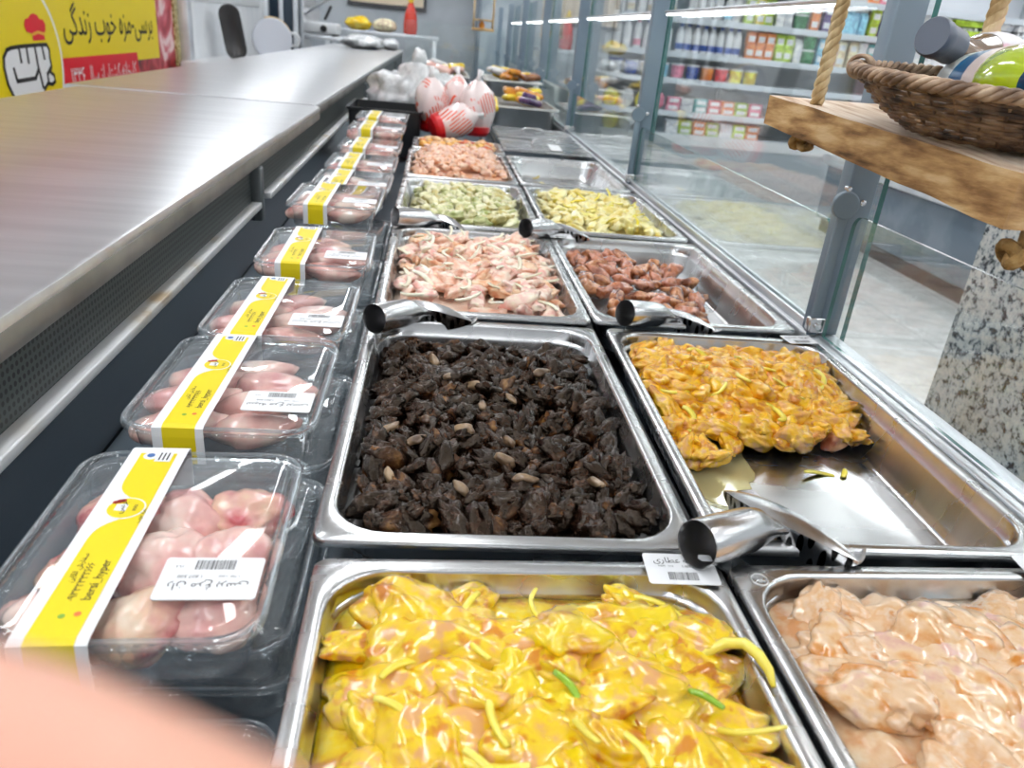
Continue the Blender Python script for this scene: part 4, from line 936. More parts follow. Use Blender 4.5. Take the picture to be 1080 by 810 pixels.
def pl(u, v, s):   # u along A->B, v across, s 0 top 1 bottom
    p = A.lerp(B, u)+WV*v
    th = .034+.012*u
    k = noise.noise(Vector((u*9, v*5, s*2+1)))*.0025
    p = p+Vector((k if v < .02 else 0, 0, -th*s+noise.noise(Vector((u*6, v*6, 4)))*.0012))
    if v < .02 and s > .5: p.x += .004*noise.noise(Vector((u*7, 3, 1)))
    return p-O_
top = [pl(i/nL, j/nW, 0) for j in range(nW+1) for i in range(nL+1)]
bot = [pl(i/nL, j/nW, 1) for j in range(nW+1) for i in range(nL+1)]
fs = []; mi = []; k0 = len(top)
for j in range(nW):
    for i in range(nL):
        a = j*(nL+1)+i; fs.append((a, a+1, a+nL+2, a+nL+1)); mi.append(1); fs.append((k0+a, k0+a+nL+1, k0+a+nL+2, k0+a+1)); mi.append(0)
bd = [i for i in range(nL+1)]+[j*(nL+1)+nL for j in range(1, nW+1)]+[nW*(nL+1)+i for i in range(nL-1, -1, -1)]+[j*(nL+1) for j in range(nW-1, 0, -1)]
for a, b in zip(bd, bd[1:]+bd[:1]): fs.append((b, a, k0+a, k0+b)); mi.append(0)
sharp(mesh('plank', top+bot, fs, [WOODE, WOODT], t, True, mi), .7)
# rope lengths and the knots beneath
ROPE = varied('sisal_rope', [(.3, srgb(168, 138, 92)), (.6, srgb(214, 190, 146)), (.8, srgb(228, 210, 172))], 60, .8, bump=.6, bscale=300, stretch=(1, 1, .3))
def rope(p0, p1, rad, label, pitch=.035):
    m = MB(); p0, p1 = Vector(p0), Vector(p1); L = (p1-p0).length; d = (p1-p0)/L; u = d.orthogonal().normalized(); v = d.cross(u); n = int(L/pitch*8)
    for s in range(3):
        m.tube([p0+d*(L*i/n)+rad*.52*(math.cos(2*PI*i/8+2*PI*s/3)*u+math.sin(2*PI*i/8+2*PI*s/3)*v)-p0 for i in range(n+1)], rad*.60, 6)
    o = m.build('rope', ROPE); o.location = p0; return tag(o, label, 'rope')
rope((.208, .945, ZD+.337), (.255, .945, 3.05), .0078, 'pale twisted rope at the left end of the wooden shelf')
rope((.405, .955, ZD+.337), (.43, .955, 3.05), .0100, 'pale twisted rope behind the bottles at the right')
def knot(p, s, label, rot):
    m = MB(); pts = []
    for i in range(36):
        a = 2*PI*i/36; pts.append((s*(math.sin(a)+2*math.sin(2*a))*.38, s*(math.cos(a)-2*math.cos(2*a))*.30, -s*math.sin(3*a)*.45))
    m.tube(pts, s*.36, 8, closed=True); m.tube([(s*.4, 0, -s*.2), (s*.9, 0, -s*.5), (s*1.3, .1*s, -s*.4)], [s*.34, s*.33, s*.30], 8)
    m.tube([(0, 0, -s*.2), (0, 0, s*1.3)], s*.34, 8)
    o = m.build('rope_knot', varied('knot_rope', [(.3, srgb(110, 82, 44)), (.6, srgb(176, 140, 84)), (.8, srgb(200, 170, 118))], 60, .8, bump=.6, bscale=300) if 'knot_rope' not in bpy.data.materials else bpy.data.materials['knot_rope'])
    o.location = p; o.rotation_euler = rot; return tag(o, label, 'rope knot')
knot((.203, .945, ZD+.292), .013, 'rope knot under the left end of the wooden shelf', (0, 0, .4))
knot((.265, .615, ZD+.245), .016, 'rope knot under the right end of the wooden shelf, at the picture edge', (0, 0, 1.4))
# wicker basket
bx = WV.normalized(); by = Vector((-.143, .988, .0618)).normalized(); bz_ = bx.cross(by)
BC0 = Vector((.318, .755, ZD+.3305))
bt = thing('wicker_basket', 'shallow oval brown wicker basket on the wooden shelf', 'basket', tuple(BC0))
bt.rotation_euler = Matrix((bx, by, bz_)).transposed().to_euler()
WIC = varied('brown_wicker', [(.3, srgb(58, 40, 26)), (.5, srgb(112, 82, 56)), (.7, srgb(150, 118, 86))], 40, .5, bump=.3, bscale=120, coat=.15)
WIL = varied('pale_wicker', [(.3, srgb(108, 82, 60)), (.5, srgb(160, 130, 104)), (.75, srgb(196, 170, 142))], 40, .5, bump=.3, bscale=120, coat=.15)
HB = .046
def ell(z):
    k = (z/HB); return .098+.066*k**.75, .078+.056*k**.75
m = MB(); ns = 40; nr = 11
for r_ in range(nr):
    z = .003+(HB-.006)*r_/(nr-1); a, b = ell(max(z, .0005)); pts = []
    for i in range(ns*4):
        th = 2*PI*i/(ns*4); off = .0022*math.sin(ns/2*th*1.0+PI*(r_ % 2)); pts.append(((a+off)*math.cos(th), (b+off)*math.sin(th), z+.0006*math.sin(5*th+r_)))
    m.tube(pts, .0024, 6, closed=True)
m.build('woven_wall', WIC, bt)
m = MB()
for i in range(ns):
    th = 2*PI*(i+.5)/ns; m.tube([(ell(max(z, .0005))[0]*math.cos(th), ell(max(z, .0005))[1]*math.sin(th), z) for z in (0, HB*.3, HB*.6, HB)], .0016, 5)
m.build('stakes', WIC, bt)
m = MB()
for k in range(7):
    f = 1-k*.14; m.tube([(.098*f*math.cos(2*PI*i/60), .078*f*math.sin(2*PI*i/60), .002+.0006*(-1)**(k+i)) for i in range(60)], .0052, 6, closed=True)
m.build('woven_base', WIC, bt)
m = MB(); a, b = ell(HB)
for s in range(4):
    pts = []
    for i in range(260):
        th = 2*PI*i/260; ph = 22*th+2*PI*s/4; pts.append(((a+.0042*math.cos(ph))*math.cos(th), (b+.0042*math.cos(ph))*math.sin(th), HB+.0038*math.sin(ph)))
    m.tube(pts, .0034, 6, closed=True)
m.build('braided_rim', WIL, bt)
m = MB()
for d in (-.006, -.002, .002, .006):
    th = 2.35+d/.12; c = Vector((a*math.cos(th), b*math.sin(th), HB)); m.tube([c+Vector((.0105*math.cos(q)*math.cos(th), .0105*math.cos(q)*math.sin(th), .0105*math.sin(q))) for q in [2*PI*i/18 for i in range(18)]], .0020, 6, closed=True)
m.build('rim_binding', WIL, bt)
def bottle(name, label, p0, p1, prof, mats, mis, seg=28):
    t_ = thing(name, label, 'bottle', p0)
    q = (Vector(p1)-Vector(p0)).normalized().to_track_quat('Z', 'Y'); t_.rotation_euler = q.to_euler()
    for nm, a_, b_, mat, dr in mats:
        m_ = MB(); m_.lathe([(r+dr, z) for r, z in prof[a_:b_+1]], seg); sharp(m_.build(nm, mat, t_), .9)
    return t_
BP = [(.020, 0), (.035, .002), (.0365, .006), (.0365, .06), (.0365, .11), (.0365, .15), (.0362, .17), (.034, .185), (.028, .205), (.020, .222), (.0155, .235), (.0145, .26), (.0145, .285), (.0160, .288), (.0160, .300), (.0145, .302)]
GG = varied('lime_bottle_glass', [(.4, srgb(150, 176, 10)), (.6, srgb(176, 198, 24))], 6, .06, coat=1.0)
bottle('drink_bottle', 'bottle with lime shoulder, blue label and blue foil neck lying in the basket', (.338, .865, ZD+.370), (.240, .588, ZD+.384), BP,
       [('glass', 0, 9, GG, 0), ('label_end', 1, 2, bpy.data.materials['pack_white'] if 'pack_white' in bpy.data.materials else WHITE, .0004), ('label_blue', 3, 4, varied('label_blue', [(.4, srgb(24, 84, 128)), (.6, srgb(34, 110, 150))], 10, .3), .0006), ('label_white', 2, 3, varied('label_white', [(.4, srgb(206, 216, 220)), (.6, srgb(226, 230, 224))], 10, .3), .0005), ('label_band', 4, 5, varied('label_band', [(.45, srgb(214, 196, 190)), (.6, srgb(238, 234, 230))], 16, .3), .0007), ('foil', 9, 15, varied('blue_foil', [(.4, srgb(10, 58, 92)), (.6, srgb(20, 84, 120))], 30, .25, .3), .0004)], None)
bottle('drink_bottle', 'dark bottle with a grey capped neck and pale label lying behind the lime bottle', (.535, .975, ZD+.366), (.350, .885, ZD+.402), BP,
       [('glass', 0, 11, varied('brown_bottle', [(.4, srgb(100, 80, 66)), (.6, srgb(150, 126, 106))], 10, .15, coat=.8), 0), ('label', 3, 8, varied('pink_white_label', [(.50, srgb(232, 228, 230)), (.62, srgb(226, 120, 160))], 14, .35), .0006), ('cap', 11, 15, flat('grey_cap', srgb(104, 110, 122), .35, .4), .004)], None)

# ================================================================== GRANITE PLINTH
def granite():
    m, N, L, b = nt('speckled_granite')
    tc = N.new('ShaderNodeTexCoord'); vo = N.new('ShaderNodeTexNoise'); vo.inputs['Scale'].default_value = 72; vo.inputs['Detail'].default_value = 3; vo.inputs['Roughness'].default_value = .6
    n2 = N.new('ShaderNodeTexNoise'); n2.inputs['Scale'].default_value = 8
    L.new(tc.outputs['Object'], vo.inputs['Vector']); L.new(tc.outputs['Object'], n2.inputs['Vector'])
    rp = N.new('ShaderNodeValToRGB'); e = rp.color_ramp.elements; e.new(.5); e.new(.5)
    for k, (p, c) in enumerate([(.36, srgb(34, 38, 44)), (.42, srgb(130, 136, 140)), (.5, srgb(190, 192, 190)), (.66, srgb(214, 212, 206))]): e[k].position = p; e[k].color = c4(c)
    L.new(vo.outputs['Fac'], rp.inputs[0])
    r2 = N.new('ShaderNodeValToRGB'); r2.color_ramp.elements[0].position = .4; r2.color_ramp.elements[0].color = (1, 1, 1, 1); r2.color_ramp.elements[1].position = .65; r2.color_ramp.elements[1].color = (.92, .86, .80, 1); L.new(n2.outputs['Fac'], r2.inputs[0])
    mx = N.new('ShaderNodeMix'); mx.data_type = 'RGBA'; mx.blend_type = 'MULTIPLY'; mx.inputs['Factor'].default_value = 1; L.new(rp.outputs[0], mx.inputs['A']); L.new(r2.outputs[0], mx.inputs['B'])
    L.new(mx.outputs['Result'], b.inputs['Base Color']); b.inputs['Roughness'].default_value = .25
    return m
t = thing('granite_plinth', 'black and white speckled granite plinth beyond the glass at the right edge', 'plinth', (1.2, 1.2, 0))
MB().bbox(-.30, .30, -.3, .3, 0, 1.14, .004).build('body', granite(), t)
MB().bbox(-.31, .31, -.31, .31, 1.141, 1.165, .004).build('top_slab', bpy.data.materials['speckled_granite'], t)

# ================================================================== CHEST FREEZER ACROSS THE AISLE
t = thing('chest_freezer', 'grey chest freezer with a silver bumper bar across the aisle', 'freezer', (3.5, 4.9, 0))
MB().bbox(-.47, .47, -1.45, 1.45, .10, .56, .01).build('body', varied('freezer_grey', [(.4, (.13, .17, .21)), (.6, (.18, .22, .26))], 3, .12), t)
MB().box(-.44, .44, -1.40, 1.40, .0, .10).build('kick_base', flat('kick_brown', (.10, .08, .07), .5), t, False)
m = MB(); 
for s in (-1, 1): m.bbox(s*.50-.03, s*.50+.03, -1.47, 1.47, .54, .62, .02)
m.build('bumper', LSTEEL, t)
m = MB(); m.bbox(-.46, .46, -1.44, 1.44, .56, .72, .02); m.build('upper_rim', WHITEPL, t)
mesh('glass_lid', [(-.46, -1.44, .73), (.46, -1.44, .83), (.46, 1.44, .83), (-.46, 1.44, .73), (-.46, -1.44, .724), (.46, -1.44, .824), (.46, 1.44, .824), (-.46, 1.44, .724)], [(0, 1, 2, 3), (7, 6, 5, 4), (0, 4, 5, 1), (1, 5, 6, 2), (2, 6, 7, 3), (3, 7, 4, 0)], GLASS, t, False)

# ================================================================== DAIRY SHELVES
FX0, FX1, FY = 1.28, 5.5, 7.5
SH = [(.66, 'upper'), (.373, 'eye level'), (.148, 'third'), (-.138, 'fourth'), (.93, 'top')]
t = thing('dairy_fridge', 'tall open refrigerated shelving of milk and yoghurt beyond the glass front', 'refrigerator', ((FX0+FX1)/2, FY+.3, 0)); ox = (FX0+FX1)/2; oy = FY+.3
def bxo(m, a, b, c, d, e, f): m.box(a-ox, b-ox, c-oy, d-oy, e, f)
m = MB(); bxo(m, FX0, FX1, FY+.55, FY+.62, 0, 2.25); m.build('back_panel', flat('fridge_back', (.62, .65, .68), .5), t, False)
m = MB(); bxo(m, FX0-.05, FX0, FY-.05, FY+.6, 0, 2.25); m.build('side_panel', flat('fridge_side', (.45, .49, .52), .4), t, False)
m = MB(); bxo(m, FX1, FX1+.05, FY-.05, FY+.6, 0, 2.25); m.build('side_panel', flat('fridge_side', (.45, .49, .52), .4), t, False)
m = MB(); bxo(m, FX0, FX1, FY-.15, FY+.58, .0, ZD-.36); m.build('base', flat('fridge_base', (.42, .47, .51), .35), t, False)
m = MB(); bxo(m, FX0, FX1, FY-.16, FY-.13, ZD-.42, ZD-.33); m.build('front_lip', flat('fridge_lip', (.74, .76, .78), .35), t, False)
m = MB(); bxo(m, FX0, FX1, FY-.05, FY+.6, 2.12, 2.25); m.build('canopy', flat('fridge_canopy', (.7, .72, .74), .4), t, False)
for z, nm in SH+[(-.34, 'bottom')]:
    m = MB(); bxo(m, FX0, FX1, FY+.02, FY+.55, ZD+z-.02, ZD+z); s = m.build('shelf', flat('shelf_white', (.72, .75, .78), .4), t, False)
    m = MB(); bxo(m, FX0, FX1, FY, FY+.02, ZD+z-.045, ZD+z+.006); m.build('price_rail', flat('price_rail_white', (.70, .76, .82), .4), s, False)
for x in (2.55, 3.95):
    m = MB(); bxo(m, x-.012, x+.012, FY+.50, FY+.55, ZD-.34, 2.12); m.build('upright', flat('upright_grey', (.4, .44, .48), .4), t, False)
for z in (2.08,):
    m = MB(); bxo(m, FX0+.1, FX1-.1, FY+.04, FY+.08, z, z+.03); m.build('lamp', emit('fridge_lamp', (.96, .98, 1), 9.0), t, False)
def pcol(n, c): return varied('pack_'+n, [(.42, c), (.60, tuple(min(1, v*1.5+.05) for v in c))], 22, .35, coat=.2)
PK2 = {'white': pcol('white', srgb(222, 226, 232)), 'orange': pcol('orange', srgb(240, 130, 50)), 'lime': pcol('lime', srgb(170, 200, 40)), 'green': pcol('green', srgb(24, 120, 62)), 'purple': pcol('purple', srgb(80, 52, 120)),
       'light blue': pcol('light_blue', srgb(130, 190, 222)), 'blue': pcol('blue', srgb(40, 76, 160)), 'pink': pcol('pink', srgb(226, 110, 140)), 'red': pcol('red', srgb(206, 30, 50)), 'yellow': pcol('yellow', srgb(232, 206, 40)), 'cream': pcol('cream', srgb(222, 202, 170)), 'teal': pcol('teal', srgb(60, 160, 160))}
CAPW = flat('cap_white', (.84, .86, .88), .4)
_pm = {}
def product(kind, col):
    if (kind, col) in _pm: return _pm[(kind, col)].copy()
    m = MB()
    if kind == 'milk_bottle': m.lathe([(.034, 0), (.037, .004), (.037, .025), (.037, .075), (.037, .15), (.033, .18), (.018, .205), (.015, .215), (.0175, .216), (.0175, .236), (.016, .238)], 14, mis=[0, 0, 1, 0, 0, 0, 0, 2, 2, 2]); mats = [CAPW, PK2[col], PK2[col] if col != 'white' else PK2['blue']]
    elif kind == 'yoghurt_cup': m.lathe([(.030, 0), (.033, .003), (.040, .085), (.0425, .088), (.0425, .094), (.038, .096)], 14, mis=[0, 0, 1, 1, 1]); mats = [PK2[col], CAPW]
    elif kind == 'yoghurt_tub': m.lathe([(.052, 0), (.055, .004), (.062, .11), (.066, .113), (.066, .124), (.06, .126)], 16, mis=[0, 0, 1, 1, 1]); mats = [PK2[col], CAPW if col != 'white' else PK2['blue']]
    elif kind == 'carton':
        m.bbox(-.036, .036, -.036, .036, 0, .16, .002); m.add([(-.036, -.036, .16), (.036, -.036, .16), (.036, .036, .16), (-.036, .036, .16), (-.036, 0, .195), (.036, 0, .195)], [(0, 1, 5, 4), (2, 3, 4, 5), (3, 0, 4), (1, 2, 5)]); m.bbox(-.036, .036, -.002, .002, .193, .208, .001, 1); mats = [PK2[col], CAPW]
    elif kind == 'food_box': m.bbox(-.04, .04, -.035, .035, 0, .115, .003); m.bbox(-.030, .030, -.036, -.0345, .03, .08, .0005, 1); mats = [PK2[col], CAPW]
    elif kind == 'butter_pack': m.bbox(-.06, .06, -.04, .04, 0, .06, .004); m.bbox(-.045, .045, -.041, -.0395, .012, .048, .0005, 1); mats = [PK2[col], CAPW]
    elif kind == 'snack_bag': 
        me = with_mat(blob((.075, .03, .085), 400+hash(col) % 7, 3, .2, 1.5, .1, 4), PK2[col]); me.transform(Matrix.Translation((0, 0, .075)))
        o = link(kind, me); _pm[(kind, col)] = o; return o
    elif kind == 'egg_tray':
        m.loft([rrect(.14, .14, .01, 0), rrect(.15, .15, .01, .05)], True, True)
        for i in range(5):
            for j in range(5): m.lathe([(.022, .045), (.021, .06), (.014, .075), (.004, .08)], 8, M=Matrix.Translation((-.112+.056*i, -.112+.056*j, 0)), mi=1)
        mats = [PK2[col], CAPW]
    o = sharp(m.build(kind, mats), .8); _pm[(kind, col)] = o; return o
rp_ = random.Random(4)
def row(kind, cols, x0, pitch, n, z, shelf, stack=1, sh=.1, dep=.09, noun=''):
    for i in range(n):
        c = cols[i % len(cols)] if isinstance(cols, list) else cols
        for s in range(stack):
            o = product(kind, c)
            if o.name not in COL.objects: COL.objects.link(o)
            o.location = (x0+pitch*i+rp_.uniform(-.004, .004), FY+dep+rp_.uniform(-.01, .01), ZD+z+sh*s+.0005); o.rotation_euler = (0, 0, rp_.uniform(-.08, .08))
            tag(o, '%s %s on the %s shelf of the dairy fridge%s' % (c, noun or kind.replace('_', ' '), shelf, ''), noun.split()[-1] if noun else kind.split('_')[-1], '%s %ss on the %s shelf' % (c, kind.replace('_', ' '), shelf))
# left bay
row('milk_bottle', ['white', 'white', 'pink', 'white'], 1.36, .095, 6, .373, 'eye level')
row('milk_bottle', ['white', 'cream'], 1.36, .095, 6, .66, 'upper')
row('yoghurt_tub', ['white', 'blue', 'cream', 'light blue'], 1.38, .15, 4, .148, 'third', noun='tub')
row('snack_bag', ['yellow', 'white', 'yellow', 'pink'], 1.38, .15, 4, -.138, 'fourth', noun='bag')
row('snack_bag', ['yellow', 'white', 'red'], 1.40, .17, 3, -.34, 'bottom', noun='bag')
# eye level shelf
row('milk_bottle', ['blue'], 1.95, .078, 8, .373, 'eye level', noun='labelled milk bottle')
row('food_box', ['orange'], 2.62, .092, 3, .373, 'eye level', 2, .116, noun='cup')
row('food_box', ['lime'], 2.90, .092, 2, .373, 'eye level', 2, .116, noun='box')
row('carton', ['white'], 3.08, .08, 1, .373, 'eye level')
row('yoghurt_tub', ['green'], 3.19, .13, 1, .373, 'eye level', 2, .127, noun='tub')
row('food_box', ['light blue', 'pink', 'cream'], 3.32, .092, 3, .373, 'eye level', 2, .116, noun='box')
row('food_box', ['cream', 'white', 'teal', 'white'], 3.62, .092, 8, .373, 'eye level', 2, .116, noun='box')
# upper shelf
row('milk_bottle', ['white', 'light blue', 'white'], 2.02, .085, 6, .66, 'upper', noun='milk bottle')
row('food_box', ['lime', 'yellow'], 2.56, .092, 3, .66, 'upper', 2, .116, noun='box')
row('carton', ['white'], 2.85, .08, 2, .66, 'upper')
row('yoghurt_tub', ['green'], 3.06, .13, 1, .66, 'upper', 2, .127, noun='tub')
row('food_box', ['orange'], 3.19, .092, 1, .66, 'upper', 2, .116, noun='box')
row('food_box', ['purple'], 3.30, .092, 2, .66, 'upper', 2, .116, noun='box')
row('carton', ['light blue'], 3.48, .08, 3, .66, 'upper')
row('food_box', ['lime', 'blue', 'white', 'white'], 3.76, .092, 4, .66, 'upper', 2, .116, noun='box')
# top shelf
row('food_box', ['pink', 'white', 'lime', 'yellow', 'white', 'orange'], 2.0, .095, 16, .93, 'top', 1, .116, noun='box')
row('food_box', ['orange', 'pink', 'red'], 3.70, .095, 5, .93, 'top', 1, .116, noun='box')
# third shelf and lower
row('yoghurt_tub', ['pink', 'blue', 'orange', 'red', 'yellow', 'yellow'], 1.98, .14, 6, .148, 'third', noun='tub')
row('food_box', ['cream', 'lime', 'orange'], 2.1, .22, 4, .148, 'third', 1, .1, .30, noun='box')
row('butter_pack', ['pink', 'white', 'teal', 'red', 'orange', 'lime'], 1.98, .135, 7, -.138, 'fourth', 2, .062, noun='pack')
row('butter_pack', ['white', 'lime', 'orange', 'lime'], 2.0, .135, 7, -.34, 'bottom', 2, .062, noun='pack')
row('egg_tray', ['white', 'lime', 'white'], 4.35, .32, 4, .66, 'upper', 3, .085, .2, noun='tray')
row('egg_tray', ['white', 'white'], 4.45, .32, 3, .373, 'eye level', 2, .085, .2, noun='tray')

# ================================================================== LEFT WALL: SIGN, COLD ROOM DOOR, SERVICE SIDE
WX = X0+.006
t = thing('wall_sign', 'yellow shop sign with white emblem and red cap on the left wall', 'sign', (WX, 4.3, ZD))
def quad(m, y0, y1, z0, z1, dx, mi=0): m.add([(dx, y0-4.3, z0), (dx, y1-4.3, z0), (dx, y1-4.3, z1), (dx, y0-4.3, z1)], [(0, 1, 2, 3)], mi)
def meat():
    m, N, L, b = nt('marbled_meat_print')
    tc = N.new('ShaderNodeTexCoord'); nz = N.new('ShaderNodeTexNoise'); nz.inputs['Scale'].default_value = 3.2; nz.inputs['Detail'].default_value = 5; nz.inputs['Distortion'].default_value = 1.6
    L.new(tc.outputs['Object'], nz.inputs['Vector'])
    rp = N.new('ShaderNodeValToRGB'); e = rp.color_ramp.elements; e.new(.5); e.new(.5)
    for k, (p, c) in enumerate([(.36, srgb(60, 8, 18)), (.46, srgb(170, 30, 50)), (.55, srgb(206, 90, 104)), (.62, srgb(236, 206, 206))]): e[k].position = p; e[k].color = c4(c)
    L.new(nz.outputs['Fac'], rp.inputs[0]); L.new(rp.outputs[0], b.inputs['Base Color']); b.inputs['Roughness'].default_value = .35
    return m
MB().box(-.004, .004, 2.3-4.3, 5.86-4.3, -.75, 1.25).build('meat_picture', meat(), t, False)
m = MB(); quad(m, 2.5, 5.50, .045, .47, .006); quad(m, 2.5, 4.12, -.70, .045, .006); m.build('yellow_field', YELLOW, t, False)
m = MB(); quad(m, 4.09, 5.10, -.30, .088, .008); m.build('red_field', RED, t, False)
def ring_pts(cy, cz, r, k=64): return [(cy-4.3+r*math.cos(2*PI*i/k), cz+r*math.sin(2*PI*i/k)) for i in range(k)]
m = MB(); m.add([(.0095, y, z) for y, z in ring_pts(3.765, .085, .340)], [tuple(range(64))]); m.build('white_ring', WHITE, t, False)
m = MB(); m.add([(.0105, y, z) for y, z in ring_pts(3.765, .085, .322)], [tuple(range(64))]); m.build('yellow_disc', YELLOW, t, False)
def gp(px, py, dx): return Vector((dx, 3.556+(px-3)*.00835-4.3, .150-(py-46)*.0034))
def poly(m, pts, dx, mi=0): m.add([gp(x, y, dx) for x, y in pts], [tuple(reversed(range(len(pts))))], mi)
def stroke(m, pts, w_, dx, mi):
    for (xa, ya), (xb, yb) in zip(pts, pts[1:]):
        a_, b_ = gp(xa, ya, dx), gp(xb, yb, dx); d = (b_-a_).normalized(); n_ = Vector((0, -d.z, d.y))*w_/2; e_ = d*w_*.4
        m.add([a_-e_+n_, a_-e_-n_, b_+e_-n_, b_+e_+n_], [(0, 1, 2, 3)], mi)
m = MB()
body = [(12, 48), (18, 47), (24, 46.5), (34, 46), (44, 45.6), (51, 46), (53, 52), (52.5, 62), (53, 72), (51, 80), (54.5, 84), (55, 92), (51, 95), (46, 93), (42, 99), (40, 108), (30, 116), (16, 114), (8, 104), (4, 88), (3, 70), (4, 58), (8, 50)]
poly(m, body, .0125, 0)
stroke(m, body+body[:1], .016, .0130, 1)
for pts in ([(20, 47), (20.5, 64)], [(28, 47), (28, 65)], [(37, 46), (37.5, 70), (40, 97)], [(45, 46), (46, 62)], [(12, 72), (13.5, 86), (33, 85), (37, 76)], [(52, 74), (47, 82), (47, 94)]): stroke(m, pts, .017, .0134, 1)
m.build('emblem', [WHITE, INK], t, False)
m = MB()
hat = [(37, 40.5), (36, 32), (31, 30), (29.5, 23), (31, 16), (35, 14), (38, 10), (41, 8.5), (45, 10.5), (47, 15), (51, 16), (53, 22), (52, 29), (50, 32), (50, 40)]
poly(m, hat, .0125, 0); stroke(m, [(36.5, 33.5), (43, 30.5), (50, 33)], .012, .0131, 1)
m.build('red_cap', [RED, flat('cap_line', srgb(240, 180, 60), .5)], t, False)
def fit_text(m, body_, y0, y1, z0, z1, dx, mi=0):
    vs, fs = text_geo(body_, 1.0); xs = [v.x for v in vs]; ys = [v.y for v in vs]; a_, b_, c_, d_ = min(xs), max(xs), min(ys), max(ys)
    m.add([(dx, y0+(v.x-a_)/(b_-a_)*(y1-y0)-4.3, z0+(v.y-c_)/(d_-c_)*(z1-z0)) for v in vs], fs, mi)
m = MB(); fit_text(m, fa('برسی-مزه خوب زندگی'), 4.16, 5.40, .145, .335, .0085); m.build('black_lettering', INK, t, False)
m = MB(); fit_text(m, fa('کارخانه کشتار از سال ۱۳۳۶'), 4.18, 5.06, -.075, .045, .0095); m.build('white_lettering', WHITE, t, False)
m = MB(); m.box(-.004, .02, 5.83-4.3, 5.91-4.3, -.78, 1.28); m.box(-.004, .02, 2.22-4.3, 2.3-4.3, -.78, 1.28); m.build('gold_frame', varied('gold_frame', [(.45, srgb(150, 130, 60)), (.55, srgb(214, 200, 150))], 60, .4, rnd=False), t, False)
# cold room door
d = thing('door_1', 'white panelled cold room door on the left wall', 'door', (X0, 7.3, 0)); struct(d)
MB().bbox(.0, .05, -1.30, 1.25, 0, 2.2, .006).build('panel', varied('door_white', [(.4, (.74, .77, .80)), (.6, (.80, .82, .84))], 3, .4), d)
m = MB(); m.bbox(.05, .062, -1.1, 1.05, 1.30, 2.1, .004); m.build('raised_panel', flat('door_white_panel', (.78, .80, .82), .35), d)
m = MB(); m.bbox(.062, .07, -.3, .5, 1.42, 1.9, .003); m.build('dark_window', flat('door_window', (.05, .06, .07), .1), d)
m = MB(); m.bbox(0, .09, 1.25, 1.36, 0, 2.3, .005); m.bbox(0, .09, -1.4, -1.30, 0, 2.3, .005); m.build('frame', LSTEEL, d)
# service side cabinet with the chair back and the tub
t = thing('side_cabinet', 'white cabinet behind the worktop against the left wall, mostly hidden', 'cabinet', (-1.66, 6.45, 0))
MB().bbox(-.30, .28, -.7, .7, 0, ZD+.02, .006).build('body', WHITEPL, t)
MB().bbox(.28, .30, -.57, -.02, .1, ZD-.02, .004).bbox(.28, .30, .02, .57, .1, ZD-.02, .004).build('door', flat('cab_door', (.72, .74, .77), .35), t)
t = thing('black_bag', 'tall black rounded leather case leaning against the white door behind the worktop', 'case', (-1.775, 6.6, ZD+.0205), 0, None, (0, -.16, .2))
m = MB()
def slab(y, k, z0=0): return [Vector((p.x*k, y, z0+.19+p.y*k)) for p in rrect(.075, .19, .07, 0, 8)]
m.loft([slab(-.040, .80), slab(-.050, .92), slab(-.046, 1.0), slab(.0, 1.03), slab(.046, 1.0), slab(.05, .92), slab(.04, .8)], True, True)
sharp(m.build('body', flat('black_leather', (.022, .021, .022), .3, coat=.3), t), .9)
m = MB(); m.tube([Vector((p.x*.97, -.047, .19+p.y*.97)) for p in rrect(.075, .19, .07, 0, 8)], .006, 6, closed=True); m.build('piping', flat('black_piping', (.06, .06, .06), .2), t)
t = thing('white_tub', 'round white plastic tub on its side with a tan rim, right of the black case', 'tub', (-1.55, 6.75, ZD+.180), 0, None, (PI/2, 0, .35))
m = MB(); m.lathe([(.10, -.22), (.125, -.215), (.142, .0), (.150, .01), (.150, .03)], 36); sharp(m.build('tub_body', WHITEPL, t), .8)
m = MB(); m.lathe([(.151, .028), (.153, .034), (.146, .042), (.135, .043)], 36); m.build('lid', flat('tub_lid', (.72, .76, .84), .35), t)
m = MB(); m.tube([(.152*math.cos(a), .152*math.sin(a), .0) for a in [PI*.1+PI*.5*i/14 for i in range(15)]], .010, 8); m.build('tan_tape', flat('tan_tape', srgb(206, 176, 120), .5), t)
m = MB(); m.tube([(.15, -.04, .02), (.20, -.03, .02), (.215, .02, .02), (.19, .05, .02), (.14, .055, .02)], .012, 8); m.build('handle', WHITEPL, t)
# dark glass cupboard by the door
t = thing('glass_cupboard', 'tall dark glass cupboard with steel posts at the end of the left wall', 'cupboard', (-1.84, 8.98, 0))
MB().bbox(-.13, .13, -.18, .18, 0, 2.1, .01).build('dark_glass', flat('cupboard_glass', (.03, .05, .075), .08), t)
m = MB()
for x, y in ((-.14, -.19), (.14, -.19), (.14, .19), (0, -.195)): m.bbox(x-.02, x+.02, y-.02, y+.02, 0, 2.12, .004)
m.build('steel_posts', LSTEEL, t)
